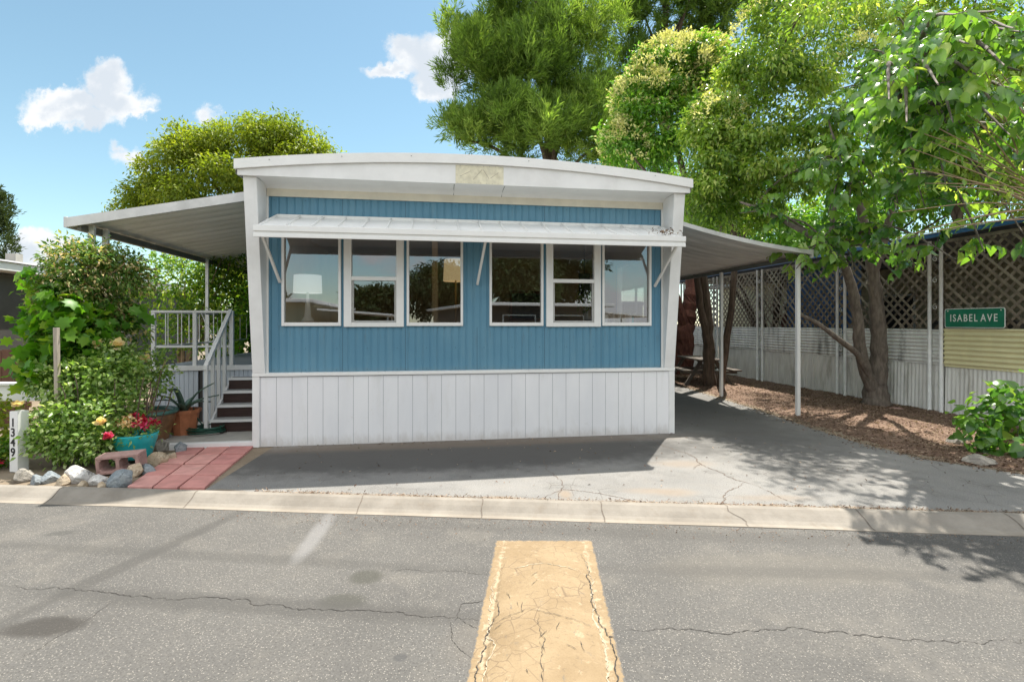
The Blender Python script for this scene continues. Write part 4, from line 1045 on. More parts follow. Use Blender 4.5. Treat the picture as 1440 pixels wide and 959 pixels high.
# ================================================================== POTS, BLOCK, ROCKS, NUMBER POST
def tealpot():
    x, y = -4.58, 6.14
    p = thing('teal_planter', 'turquoise bowl planter full of red and pink flowers beside the rocks', 'planter', (x, y, .06))
    MB().lathe([(0, 0), (.15, 0), (.165, .02), (.215, .20), (.22, .205), (.235, .285), (.24, .30), (.225, .30), (.215, .25), (0, .25)], 36).build('bowl', TEAL, p, smooth=True)
    foliage('leaves', [((0, 0, .30), (.24, .24, .12), 1)], 50, 9, .05, .06, .35, L_ROSE, p, droop=.1, tadd=.1)
    n = 26; C = rnd_dirs(n, .5) * np.array((.22, .22, .15)) + np.array((0, 0, .34))
    for i_, c in enumerate(C[:22]):
        mt_ = L_RED if i_ < 11 else (L_PINKR if i_ < 17 else L_PEACH)
        foliage('flower_head', [(tuple(c), (.03, .03, .025), 1)], 5, 5, .012, .042, .8, mt_, p, droop=0)
tealpot()
bp = thing('brown_planter', 'large brown glazed round planter with a green rim behind the turquoise planter', 'planter', (-5.22, 7.22, 0))
MB().lathe([(0, 0), (.24, 0), (.27, .05), (.35, .34), (.36, .42), (.34, .42), (.33, .38), (0, .37)], 36).build('pot', BRNPOT, bp, smooth=True)
MB().lathe([(.35, .40), (.385, .41), (.39, .44), (.37, .46), (.34, .45), (.335, .40)], 36).build('rim', GRNRIM, bp, smooth=True)
rb = thing('potted_rose', 'spindly rose plant with one cream bloom growing in the brown planter', 'rose', (-5.22, 7.22, .36))
ss = MB()
for i in range(7):
    a = random.uniform(0, 6.28); limb(ss, [(.05 * math.cos(a), .05 * math.sin(a), 0), (.14 * math.cos(a), .14 * math.sin(a), .4), (.26 * math.cos(a + .3), .26 * math.sin(a + .3), .82)], .012, .005, 6, 4, .01)
ss.build('stems', TWIG, rb)
foliage('leaves', [((.0, 0, .72), (.34, .30, .26), 1), ((.15, -.1, .5), (.26, .24, .25), .6), ((-.2, 0, .45), (.2, .2, .3), .5)], 60, 9, .05, .065, .6, L_ROSE, rb)
def bloom(name, c, r, mat, parent):
    n = 34; d = rnd_dirs(n, .9); C = np.array(c) + d * r * np.linspace(.1, .55, n)[:, None]
    return leaf_mesh(name, C, d * .6 + np.array((0, 0, .45)), -d + RNG.normal(size=(n, 3)) * .2, r * np.linspace(.6, 1.05, n), r * np.linspace(.7, 1.3, n), RNG.uniform(.3, 1, n), T_HEART, mat, parent)
bloom('bloom', (.18, -.28, .80), .085, L_PEACH, rb)
tp = thing('terracotta_planter', 'orange terracotta pot with an agave beside the deck skirting', 'planter', (-4.95, 7.62, .0))
MB().lathe([(0, 0), (.15, 0), (.155, .02), (.205, .35), (.225, .35), (.23, .40), (.20, .40), (.19, .36), (0, .36)], 10).build('pot', TERRA, tp)
ag = thing('agave_plant', 'grey green agave with long pointed leaves in the terracotta pot', 'agave', (-4.95, 7.62, .36))
am = MB()
for i in range(12):
    a = i * 2.4; r_ = random.uniform(.28, .5); h = random.uniform(.15, .5)
    pts = smooth_path([(0, 0, 0), (.45 * r_ * math.cos(a), .45 * r_ * math.sin(a), h * .7), (r_ * math.cos(a), r_ * math.sin(a), h * random.uniform(.6, 1.1))], 5)
    nn = len(pts); vs = []
    sd = Vector((-math.sin(a), math.cos(a), 0))
    for k_, p in enumerate(pts):
        ww = .045 * (1 - (k_ / (nn - 1)) ** 2) + .003
        vs += [p - sd * ww + Vector((0, 0, .012)), p - Vector((0, 0, .006)), p + sd * ww + Vector((0, 0, .012)), p + Vector((0, 0, .008))]
    am.add(vs, [(4 * k_ + j, 4 * k_ + (j + 1) % 4, 4 * k_ + 4 + (j + 1) % 4, 4 * k_ + 4 + j) for k_ in range(nn - 1) for j in range(4)])
am.build('leaves', simple('agave_skin', (.10, .17, .125), .5, .2, 8), ag, smooth=True)
hs_ = MB(); pts = []
for i in range(80):
    a = i * .33; r_ = .17 + .012 * math.sin(i * .7) + .0016 * (i % 27); pts.append((-4.62 + r_ * 1.25 * math.cos(a), 7.62 + r_ * math.sin(a), .05 + .0012 * i))
pts += [(-4.74, 7.72, .15), (-4.78, 7.64, .28), (-4.76, 7.55, .42)]
hs_.tube(pts, .012, 7)
tag(hs_.build('garden_hose', HOSE, smooth=True), 'dark green garden hose coiled on the concrete by the steps', 'hose')

cb = MB()
BW, BD, BH = .21, .10, .10
cb.box(-BW, BW, -BD, BD, -BH, -BH + .032); cb.box(-BW, BW, -BD, BD, BH - .032, BH)
for u0_, u1_ in ((-BW, -BW + .035), (-.018, .018), (BW - .035, BW)): cb.box(u0_, u1_, -BD, BD, -BH + .0325, BH - .0325)
for u, w_ in ((-BW + .035, 1), (-.018, -1), (.018, 1), (BW - .035, -1)):
    for z_ in (-1, 1):
        zo_ = z_ * (BH - .0325)
        cb.add([(u, -BD + .001, zo_), (u + w_ * .03, -BD + .001, zo_), (u, -BD + .001, zo_ - z_ * .03), (u, BD - .001, zo_), (u + w_ * .03, BD - .001, zo_), (u, BD - .001, zo_ - z_ * .03)], [(0, 1, 2), (3, 5, 4), (1, 4, 5, 2)])
cbo = cb.build('cinder_block', CINDER, bevel=.006, loc=(-4.42, 5.72, .125), rot=(R(3), R(-3), R(13)))
tag(cbo, 'pink concrete block with two hollow cores lying among the rocks', 'block')

def rock(px, py, rx, ry, rz, mat, label, seed, sink=.28):
    import bmesh
    rr = random.Random(seed); bm = bmesh.new(); bmesh.ops.create_icosphere(bm, subdivisions=4, radius=1)
    planes = [(Vector((rr.uniform(-1, 1), rr.uniform(-1, 1), rr.uniform(-.3, 1))).normalized(), rr.uniform(.48, .84)) for _ in range(13)]
    for v in bm.verts:
        for nn, dd_ in planes:
            k_ = v.co.dot(nn) - dd_
            if k_ > 0: v.co -= nn * k_ * .97
        v.co *= 1 + .05 * fbm(v.co.x * 3 + seed, v.co.y * 3 + v.co.z * 2, seed) + .028 * fbm(v.co.x * 9 + seed, v.co.z * 9 + v.co.y * 7, seed + 3)
    for v in bm.verts: v.co = Vector((v.co.x * rx, v.co.y * ry, v.co.z * rz))
    me = bpy.data.meshes.new('rock'); bm.to_mesh(me); bm.free(); me.materials.append(mat)
    o = bpy.data.objects.new('rock', me); col.objects.link(o)
    x, y = G(px, py, 0)
    o.location = (x, y + ry * .8, rz * (1 - sink * 1.6)); o.rotation_euler = (0, 0, rr.uniform(-.6, .6))
    return tag(o, label, 'rock', 'rocks edging the planting bed')
rock(20, 679, .13, .12, .10, ROCK_G, 'grey brown rock at the foot of the white number post', 1)
rock(45, 682, .08, .08, .07, ROCK_B, 'small blue grey rock just right of the number post', 2)
rock(62, 680, .09, .09, .075, ROCK_B, 'second blue grey rock right of the number post', 3)
rock(82, 683, .085, .08, .08, ROCK_T, 'brown mottled rock left of the large white rock', 4)
rock(100, 680, .17, .12, .115, ROCK_W, 'largest white veined rock below the rose bush', 5)
rock(112, 686, .05, .05, .05, ROCK_T, 'small tan rock in front of the white veined rocks', 6)
rock(128, 684, .12, .09, .075, ROCK_W, 'flat pale rock left of the big blue rock', 7)
rock(163, 686, .155, .11, .135, ROCK_B, 'big angular blue grey rock below the concrete block', 8)
rock(181, 671, .12, .10, .10, ROCK_T, 'tan pyramid rock right of the concrete block', 9)
rock(201, 667, .10, .09, .075, ROCK_B, 'dark blue grey rock beside the paver walk', 10)
rock(212, 655, .14, .12, .115, ROCK_T, 'large rounded tan rock in front of the turquoise planter', 11)
rock(236, 648, .085, .08, .075, ROCK_T, 'small tan rock at the edge of the pavers', 12)
rock(221, 635, .13, .10, .11, ROCK_G, 'grey rock right of the turquoise planter', 13)
rock(248, 638, .11, .10, .10, ROCK_B, 'blue grey rock at the top corner of the paver walk', 14)
rock(140, 688, .05, .05, .045, ROCK_T, 'tiny brown rock in front of the flat pale rock', 15)
rock(1390, 655, .22, .16, .07, ROCK_G, 'flat grey stone at the edge of the mulch bed', 16)
rock(1352, 628, .12, .12, .10, ROCK_G, 'grey stone beside the leafy sapling', 17)
rock(1262, 578, .22, .08, .05, CINDER, 'reddish slab stone at the foot of the forked tree', 18)

np_ = thing('number_post', 'short white wooden post carrying the house number 1349 beside the rose bush', 'number post', (-5.66, 5.80, 0), R(-11))
MB().box(-.058, .058, -.058, .058, 0, .69).build('post', WHITE, np_, bevel=.005)
def text_mesh(s, size, mat, ext=.002, spacing=1.0):
    cu_ = bpy.data.curves.new('t', 'FONT'); cu_.body = s; cu_.size = size; cu_.extrude = ext; cu_.align_x = 'CENTER'; cu_.align_y = 'CENTER'; cu_.space_character = spacing; cu_.offset = size * .012
    o = bpy.data.objects.new('t', cu_); col.objects.link(o)
    dg = bpy.context.evaluated_depsgraph_get(); me = bpy.data.meshes.new_from_object(o.evaluated_get(dg))
    bpy.data.objects.remove(o); bpy.data.curves.remove(cu_)
    me.materials.clear(); me.materials.append(mat); return me
# digits one below another on the post's left-hand face (local -x side, read from the street)
mm = MB(); verts = []; faces = []
me_all = bpy.data.meshes.new('digits'); vv = []; ff = []
for i, ch in enumerate('1349'):
    me = text_mesh(ch, .135, BLACK, .002); o_ = len(vv)
    vv += [(v.co.x, v.co.z * -1.0 if False else v.co.z, v.co.y + .56 - .112 * i) for v in me.vertices]; ff += [tuple(p + o_ for p in pl.vertices) for pl in me.polygons]
    bpy.data.meshes.remove(me)
vv = [(x, -z_, y) for (x, z_, y) in vv]
me_all.from_pydata(vv, [], ff); me_all.materials.append(BLACK)
dg_ = bpy.data.objects.new('digits', me_all); col.objects.link(dg_); dg_.parent = np_; dg_.location = (-.005, -.0605, 0)

# ================================================================== LEFT: vine, rose bush, stake, low rail, neighbours
vt = thing('honeysuckle_vine', 'honeysuckle vine with fading blossoms climbing the canopy corner post', 'vine', (-5.6, 6.9, 0))
def local(pts, base): return [((c[0] - base[0], c[1] - base[1], c[2] - base[2]), r, k) for c, r, k in pts]
vb = (-5.6, 6.9, 0)
vs_ = MB()
for i in range(9):
    a = random.uniform(-.3, .3); b_ = random.uniform(-.25, .25); limb(vs_, [(a, b_, 0), (a * 1.5, b_, .9), (-a, b_ * .5, 1.8), (a * 2 - .2, b_, 2.5)], .02, .008, 6, 5, .02)
vs_.build('stems', TWIG, vt)
hc = [((-5.72, 6.75, 2.38), (.42, .42, .42), 1.2), ((-5.5, 7.05, 2.3), (.36, .4, .42), 1.0), ((-6.0, 6.75, 2.05), (.30, .4, .28), .6), ((-5.75, 6.75, 1.8), (.44, .42, .48), 1.2), ((-5.55, 7.05, 1.65), (.33, .38, .48), .7), ((-5.8, 6.7, 1.35), (.42, .4, .5), .8)]
foliage('foliage', local(hc, vb), 240, 10, .06, .07, .42, L_HONEY, vt, tvar=.26, inner=.4)
foliage('blossoms', local([(c, (r[0], r[1] * 1.05, r[2]), k) for c, r, k in hc[:4]], vb), 36, 6, .035, .055, .28, L_PEACH, vt, tadd=.2)
gv = thing('grape_vine', 'grape vine with big lobed leaves spreading over the honeysuckle and garden trellis', 'vine', (-6.0, 6.8, 0))
gb = (-6.0, 6.8, 0)
gs_ = MB()
for tx_, ty_, tz_ in ((-6.3, 6.6, 2.3), (-6.15, 6.5, 1.65), (-5.4, 6.9, 1.5), (-5.9, 6.5, 1.4), (-5.5, 6.8, 1.2), (-5.9, 6.4, 1.2)):
    limb(gs_, [(0, 0, 0), ((tx_ + 6) * .4, (ty_ - 6.8) * .4, tz_ * .6), (tx_ + 6, ty_ - 6.8, tz_)], .022, .006, 6, 6, .02)
gs_.build('stems', TWIG, gv)
gc = [((-5.9, 6.5, 1.80), (.19, .24, .24), .55), ((-6.06, 6.5, 1.64), (.15, .2, .09), .25), ((-6.2, 6.6, 2.27), (.14, .2, .06), .14), ((-5.95, 6.6, 2.12), (.16, .22, .14), .3), ((-5.65, 6.5, 1.55), (.32, .26, .35), .9), ((-5.45, 6.65, 1.2), (.28, .26, .36), .8), ((-5.85, 6.35, 1.2), (.26, .28, .26), .7), ((-5.7, 6.4, 1.85), (.28, .26, .22), .4), ((-5.45, 6.9, 1.75), (.2, .26, .25), .35)]
foliage('foliage', local(gc, gb), 48, 5, .08, .125, 1.0, L_GRAPE, gv, droop=.7, upn=.35, tmpl=T_GRAPE, tvar=.2, up=.1)

rb2 = thing('rose_bush', 'wide rose bush with pale new leaves and peach blooms behind the rock edging', 'rose bush', (-5.1, 6.15, 0))
rbb = (-5.1, 6.15, 0)
rs = MB()
for i in range(22):
    a = random.uniform(-.65, .65); b_ = random.uniform(-.2, .35); limb(rs, [(a * .5, b_, 0), (a * .9, b_, .4), (a * 1.25, b_ - .1, random.uniform(.65, 1.1))], .012, .005, 5, 4, .015)
rs.build('stems', BARKD, rb2)
rc = [((-5.2, 6.08, .45), (.45, .36, .36), 1.3), ((-5.42, 6.27, .62), (.28, .30, .34), .8), ((-4.92, 6.2, .52), (.28, .33, .34), .9), ((-5.4, 6.35, .95), (.48, .33, .26), 1.2), ((-5.1, 6.4, 1.0), (.36, .33, .28), .9), ((-5.72, 6.35, .98), (.28, .28, .22), .6), ((-4.86, 6.0, .28), (.24, .22, .22), .6), ((-5.3, 5.92, .3), (.34, .2, .24), .8), ((-5.25, 6.6, 1.22), (.32, .3, .22), .6)]
foliage('foliage', local(rc, rbb), 150, 10, .055, .064, .6, L_ROSE, rb2, tvar=.27, droop=.2, upn=.7)
for c in ((-4.72, 5.80, .53), (-5.66, 5.78, .74), (-4.66, 5.82, .36), (-5.3, 6.45, 1.42)):
    bloom('bloom', (c[0] + 5.1, c[1] - 6.15, c[2]), .062, L_PEACH if c[2] != .36 else L_PINKR, rb2)
bloom('bloom', (-5.08 + 5.1, 6.5 - 6.15, 1.40), .08, L_PEACH, rb2)
tag(MB().bar((-5.43, 6.05, 0), (-5.46, 6.05, 1.64), .045, .045).build('garden_stake', OLDWOOD, bevel=.003), 'weathered grey wooden stake standing up out of the rose bush', 'stake')
rf_ = thing('geranium', 'clump of red geranium flowers at the left of the number post', 'geranium', (-6.05, 5.95, 0))
foliage('leaves', [((-.02, 0, .16), (.2, .2, .16), 1)], 50, 8, .05, .06, .9, L_SHR, rf_)
for c in ((.10, -.14, .10), (.06, -.12, .25), (-.06, -.1, .2)): foliage('flower_head', [(c, (.05, .04, .04), 1)], 9, 6, .015, .035, .9, L_RED, rf_, droop=0)
wr = thing('low_rail_fence', 'low white board fence behind the rose bush at the left', 'fence', (-7.2, 7.0, 0))
MB().box(-1.6, .9, -.02, .02, .62, .84).build('board', WHITE, wr, bevel=.004); MB().box(-1.6, .9, -.07, .07, .842, .875).build('cap_board', WHITE, wr, bevel=.004)
for x in (-1.5, -.35, .8): MB().box(x - .045, x + .045, .021, .11, 0, .84).build('post', WHITE, wr)
bf = thing('brown_fence', 'dark brown board fence at the far left behind the vine', 'fence', (-8.6, 8.3, 0), .1)
for i in range(12): MB().box(-1.8 + i * .2, -1.61 + i * .2, 0, .02, 0, 1.25 + .01 * (i % 3)).build('board', BRNFENCE, bf)
MB().box(-1.8, .6, .021, .06, .3, .39).box(-1.8, .6, .021, .06, .95, 1.04).build('rail', BRNFENCE, bf)
bh = thing('low_hedge', 'yellow green low shrub behind the number post', 'shrub', (-6.9, 6.6, 0))
foliage('foliage', [((0, 0, .4), (.55, .3, .26), 1)], 90, 9, .06, .07, .6, L_YEL, bh)

nh = thing('brown_neighbour_home', 'dark brown ribbed neighbouring home with a white eave at the left', 'mobile home', HP(-6.9, 3.4), YAW)
nw = MB()
for i in range(110):
    a = i * .095; nw.box(-.03 if i % 2 else 0.0, .04, a, a + .0949, 0, 2.78)
nw.box(-3.9, -.031, 0, .05, 0, 2.78); nw.box(-3.9, -3.85, .05, 10.4, 0, 2.78)
nw.build('wall', NWALL, nh)
MB().hexa([(-4.2, -.4, 2.80), (.45, -.4, 2.80), (.45, 10.9, 2.80), (-4.2, 10.9, 2.80)], [(-4.2, -.4, 2.98), (.45, -.4, 2.98), (.45, 10.9, 2.98), (-4.2, 10.9, 2.98)]).build('eave', TRIM, nh, bevel=.01)
MB().hexa([(-4.25, -.45, 2.983), (.50, -.45, 2.983), (.50, 10.95, 2.983), (-4.25, 10.95, 2.983)], [(-3.2, -.45, 3.18), (-.6, -.45, 3.18), (-.6, 10.95, 3.18), (-3.2, 10.95, 3.18)]).build('roof', GREYROOF, nh)
ch = MB().box(.0, .22, 0, .22, 0, .28); cho = ch.build('chimney', CONC, nh); cho.location = (-.9, 3.0, 3.1)

# shrubs and trellis beyond the porch
def shrub(name, label, cat, base, clumps, tufts, per, spread, L, asp, mat, bark=BARKD, stems=8, tmpl=T_FOLD, **kw):
    t_ = thing(name, label, cat, base); s_ = MB()
    for i in range(stems):
        c, r, k_ = clumps[i % len(clumps)]
        e = Vector(c) - Vector(base) + Vector((random.uniform(-.4, .4) * r[0], random.uniform(-.4, .4) * r[1], 0))
        limb(s_, [(random.uniform(-.1, .1), random.uniform(-.1, .1), 0), (e.x * .35, e.y * .35, e.z * .5), e], .03 + .012 * e.z, .008, 6, 5, .03)
    s_.build('stems', bark, t_)
    foliage('foliage', local(clumps, base), tufts, per, spread, L, asp, mat, t_, tmpl=tmpl, **kw)
    return t_
shrub('climbing_rose', 'loose sunlit climbing shrub behind the porch canopy post', 'shrub', (-7.2, 11.0, 0), [((-7.4, 11, 2.6), (.9, .7, .7), 1.1), ((-6.6, 11.2, 2.2), (.8, .6, .8), 1.1), ((-7.0, 11, 1.5), (.8, .6, .7), .9), ((-6.3, 11.2, 3.1), (.6, .5, .5), .6)], 150, 10, .09, .10, .55, L_SHR, TWIG, tvar=.28, inner=.35, tadd=.12)
shrub('porch_shrub', 'dense dark green shrub rising behind the porch railing', 'shrub', (-6.0, 13.2, 0), [((-6.4, 13.2, 2.1), (1.0, .8, 1.0), 1.3), ((-5.6, 13.4, 2.9), (.9, .7, .8), 1.1), ((-7.0, 13.2, 1.2), (.9, .7, .9), 1.0), ((-5.2, 13.4, 1.5), (.8, .7, 1.1), 1.0)], 190, 9, .11, .13, .7, L_GRAPE, tvar=.22, inner=.35)
shrub('back_garden_shrub', 'pale leafy shrub at the far end of the porch', 'shrub', (-8.6, 16, 0), [((-8.8, 16, 2.2), (1.4, .9, 1.4), 1.4), ((-7.2, 16.3, 2.6), (1.2, .9, 1.2), 1.2), ((-6.0, 16.5, 3.4), (1.1, .9, .9), 1.0)], 220, 10, .13, .14, .55, L_YEL, tvar=.25, inner=.3)

# ================================================================== RIGHT: screen along the neighbour's carport
FU = 11.8
bays = [(-3.2, .68), (.70, 2.98), (3.06, 5.95), (6.03, 8.3), (8.38, 10.6)]
def lattice_clip(mb, v0, v1, z0, z1, sp, w_, mat_i, d_off, sgn):
    span = (v1 - v0) + (z1 - z0); k_ = -(z1 - z0)
    while k_ < (v1 - v0):
        # line: v = v0 + k + s, z = z0 + s (sgn 1) or z1 - s (sgn -1)
        s0 = max(0, -k_); s1 = min(z1 - z0, (v1 - v0) - k_)
        if s1 - s0 > .03:
            a = (d_off, v0 + k_ + s0, z0 + s0 if sgn > 0 else z1 - s0); b_ = (d_off, v0 + k_ + s1, z0 + s1 if sgn > 0 else z1 - s1)
            j1, j2 = random.uniform(-.008, .008), random.uniform(-.008, .008)
            if random.random() > .035: mb.bar((a[0], a[1] + j1, a[2]), (b_[0], b_[1] + j2, b_[2]), w_ * random.uniform(.9, 1.08), .008, random.choice((0, 0, 1, 2)), up=(1, 0, 0))
        k_ += sp
labels = ['grey lattice screen over yellow ribbed sheet behind the green street sign', 'lattice screen behind the forked tree trunk', 'lattice screen with blue tarp showing through behind the carport post', 'lattice screen over ribbed sheet behind the far carport post', 'farthest lattice screen deep behind the carport']
for i, (v0, v1) in enumerate(bays):
    t_ = thing('lattice_screen', labels[i], 'screen', HP(FU, 0), YAW, 'lattice screens along the neighbouring carport')
    lt = MB(); lattice_clip(lt, v0, v1, 1.585, 3.18, .185, .046, 0, .0, 1); lattice_clip(lt, v0, v1, 1.585, 3.18, .185, .046, 0, .0085, -1)
    lt.box(-.012, .02, v0, v1, 3.18, 3.24); lt.build('lattice', [LATT, simple('lattice_pale', (.25, .21, .165), .8, .25, 6), simple('lattice_dark', (.12, .095, .072), .8, .25, 6)] if i == 0 else [LATT, MATS['lattice_pale'], MATS['lattice_dark']], t_)
    if i == 0:
        cs = MB().grid(lambda a, b_: (-.03 - .014 * math.sin(b_ * 8 * 2 * math.pi), v0 + (v1 - v0) * a, 1.60 - .05 * a * 0 - .70 * b_), 2, 97)
        cs.build('ribbed_sheet', YELS, t_, smooth=True)
    else:
        cs = MB().grid(lambda a, b_: (-.022 - .011 * math.sin(b_ * 9 * 2 * math.pi), v0 + (v1 - v0) * a, 1.58 - .66 * b_), 2, 109)
        cs.build('ribbed_sheet', CORR, t_, smooth=True)
    nn = int((v1 - v0) / .0127)
    ls = MB().grid(lambda a, b_: (.0 - .008 * math.sin(a * (v1 - v0) / .076 * 2 * math.pi) + .012 * math.sin(a * 7 + i) - .02 * b_, v0 + (v1 - v0) * a, .94 - 1.0 * b_), nn, 2)
    ls.build('skirting_sheet', CORRW, t_, smooth=True)
pp_i = 0
pl = ['white pipe post pair just left of the street sign', 'white pipe post pair between the carport post and the forked tree', 'white pipe post pair left of the nearest carport post', 'white pipe post pair behind the trunks under the carport', 'last white pipe post pair at the far end of the screen']
for v in (.79, 3.02, 5.99, 8.34, 10.64):
    t_ = thing('pipe_post', pl[pp_i], 'post', HP(FU - .09, v), YAW, 'pipe post pairs along the screen'); pp_i += 1
    for d in (-.11, .11): MB().tube([(0, d, -.03), (0, d, 3.24)], .032, 12).build('pipe', PIPE, t_, smooth=True)
    for z in (.55, .82, 1.1, 1.4, 2.0, 2.5, 2.9):
        r_ = .04; pts = [(0, .0 + (.008 + .006 * a) * math.cos(a), z + (.008 + .006 * a) * math.sin(a)) for a in np.arange(0, 8.5, .5)]; MB().tube(pts, .005, 5).build('scroll', PIPE, t_)
nc = thing('blue_edged_carport', 'neighbouring carport roof with a bright blue edge above the lattice screens', 'carport', HP(FU, 0), YAW)
MB().box(-.06, 3.6, -3.4, 12, 3.30, 3.36).build('roof', GREYROOF, nc); MB().box(-.10, -.061, -3.4, 12, 3.305, 3.375).build('blue_edge', BLUEP, nc); MB().box(-.13, 0, -3.4, 12, 3.376, 3.39).build('drip_edge', ALUEDGE, nc)
nb = MB().box(-.03, .03, -3.4, 12, 3.245, 3.298); nb.build('beam', DARK, nc)
yh = thing('yellow_neighbour_home', 'pale yellow neighbouring home glimpsed through the lattice screens', 'mobile home', HP(15.2, -4), YAW)
yw = MB()
for k_ in range(18): yw.hexa([(-.02, 0, .18 * k_), (4, 0, .18 * k_), (4, 18, .18 * k_), (-.02, 18, .18 * k_)], [(0, 0, .18 * k_ + .179), (4, 0, .18 * k_ + .179), (4, 18, .18 * k_ + .179), (0, 18, .18 * k_ + .179)])
yw.build('wall', YWALL, yh); MB().box(-.3, 4.3, -.3, 18.3, 3.25, 3.45).build('roof', GREYROOF, yh)
for v in (3.0, 8.4, 12.5):
    wf = MB().box(-.06, -.022, v, v + 1.1, 1.5, 2.5).build('window', TRIM, yh); MB().box(-.066, -.061, v + .06, v + 1.04, 1.56, 2.44).build('pane', DARK, wf)
tq2 = MB().grid(lambda a, b_: (.06 * math.sin(a * 9) * b_, 2.6 * a, -1.75 * b_), 40, 8)
tag(tq2.build('blue_tarp', TARP, smooth=True, loc=HP(12.5, 3.3, 3.15), rot=(0, 0, YAW)), 'blue tarp hanging inside the neighbouring carport behind the lattice', 'tarp')
bxo = MB().box(0, .8, 0, 1.1, 0, 1.9).box(-.02, .82, -.02, 1.12, 1.9, 1.95); tag(bxo.build('storage_cabinet', BARKR, bevel=.01, loc=HP(12.6, 5.2, 0), rot=(0, 0, YAW)), 'red brown cabinet inside the neighbouring carport', 'cabinet')
bxo = MB().box(0, 1.2, 0, 1.6, 0, 1.7).box(-.02, 1.22, -.02, 1.62, 1.7, 1.75); tag(bxo.build('storage_crate', NWALL, bevel=.01, loc=HP(12.7, .2, 0), rot=(0, 0, YAW)), 'dark storage crate inside the neighbouring carport behind the forked tree', 'crate')

# street sign on the screen
sg = thing('street_sign', 'green street sign reading ISABEL AVE in white letters on the screen', 'street sign', HP(FU - .075, .12, 1.785), YAW)
def rrect(mb, hy, hz, r_, x0, x1, mi=0, n=6):
    pts = []
    for cy_, cz_, a0 in ((hy - r_, hz - r_, 0), (-hy + r_, hz - r_, 90), (-hy + r_, -hz + r_, 180), (hy - r_, -hz + r_, 270)):
        for k_ in range(n + 1):
            a = R(a0 + 90 * k_ / n); pts.append((cy_ + r_ * math.cos(a), cz_ + r_ * math.sin(a)))
    m_ = len(pts); mb.add([(x0, y, z) for y, z in pts] + [(x1, y, z) for y, z in pts], [tuple(range(m_)), tuple(reversed(range(m_, 2 * m_)))] + [(i, i + m_, (i + 1) % m_ + m_, (i + 1) % m_) for i in range(m_)], mi)
s1 = MB(); rrect(s1, .50, .172, .035, -.004, .004); s1.build('border', SIGNW, sg)
s2 = MB(); rrect(s2, .488, .160, .028, -.006, -.0042); s2.build('plate', SIGNG, sg)
for y_ in (-.44, .44):
    MB().tube([(-.0062, y_, .13), (-.011, y_, .13)], .011, 8).build('bolt', PIPE, sg)
for word, wy in (('ISABEL', .165), ('AVE', -.255)):
    me = text_mesh(word, .18, SIGNW, .0008, 1.3)
    lo_ = bpy.data.objects.new('lettering', me); col.objects.link(lo_); lo_.parent = sg; lo_.location = (-.0075, wy, -.003); lo_.rotation_euler = (R(90), 0, R(-90)); lo_.scale = (.72, 1, 1)

# things deep under the carport
DARKBENCH = simple('dark_bench_wood', (.13, .11, .09), .85, .2, 8)
pk = thing('picnic_table', 'weathered picnic table under the far end of the carport', 'picnic table', HP(9.9, 6.1), YAW + 1.45)
tt = MB()
for i in range(5): tt.box(-.9, .9, -.35 + .14 * i, -.22 + .14 * i, .68, .72)
tt.build('table_top', DARKBENCH, pk)
for s_ in (-1, 1):
    MB().box(-.9, .9, s_ * .68 - .12, s_ * .68 + .12, .40, .44).build('bench_board', DARKBENCH, pk)
    MB().bar((s_ * .65, -.62, 0), (s_ * .65, -.18, .68), .05, .09).bar((s_ * .65 + .052, .62, 0), (s_ * .65 + .052, .18, .68), .05, .09).bar((s_ * .65, -.78, .36), (s_ * .65, .78, .36), .04, .075).build('leg', DARKBENCH, pk)
pkf = thing('picket_fence', 'low white picket fence at the back of the carport', 'fence', HP(7.6, 8.6), YAW)
for i in range(9): MB().add([(-.9 + .2 * i, 0, 0), (-.8 + .2 * i, 0, 0), (-.8 + .2 * i, 0, .85), (-.85 + .2 * i, 0, .95), (-.9 + .2 * i, 0, .85), (-.9 + .2 * i, .02, 0), (-.8 + .2 * i, .02, 0), (-.8 + .2 * i, .02, .85), (-.85 + .2 * i, .02, .95), (-.9 + .2 * i, .02, .85)], [(0, 1, 2, 3, 4), (9, 8, 7, 6, 5), (0, 5, 6, 1), (1, 6, 7, 2), (2, 7, 8, 3), (3, 8, 9, 4), (4, 9, 5, 0)]).build('picket', WHITE, pkf)
MB().box(-.95, .95, .021, .05, .2, .28).box(-.95, .95, .021, .05, .62, .70).build('rail', WHITE, pkf)
shd = thing('back_shed', 'pale shed with a dark roof at the back of the carport', 'shed', HP(8.6, 13.2), YAW)
MB().box(-1.6, 2.6, 0, 2, 0, 2.5).build('wall', YWALL, shd); MB().box(-1.8, 2.8, -.2, 2.2, 2.502, 2.62).build('roof', GREYROOF, shd); MB().box(-.2, .7, -.03, -.001, 0, 2.0).build('door', WHITE, shd)
yb_ = thing('yellow_jug', 'yellow plastic jug hanging by the trunk under the carport', 'jug', HP(9.5, 7.6, .75), YAW)
MB().lathe([(0, 0), (.09, 0), (.1, .02), (.1, .3), (.03, .4), (.03, .45), (0, .45)], 16).build('body', YELLOWP, yb_, smooth=True); MB().lathe([(0, .45), (.035, .45), (.035, .48), (0, .48)], 12).build('cap', WHITE, yb_)
sdl = MB().box(-.3, .3, -.2, .2, 0, .73); tag(sdl.build('wooden_crate', OLDWOOD, loc=HP(9.5, 7.6, .01), rot=(0, 0, YAW), bevel=.01), 'upright wooden crate carrying the yellow jug', 'crate')

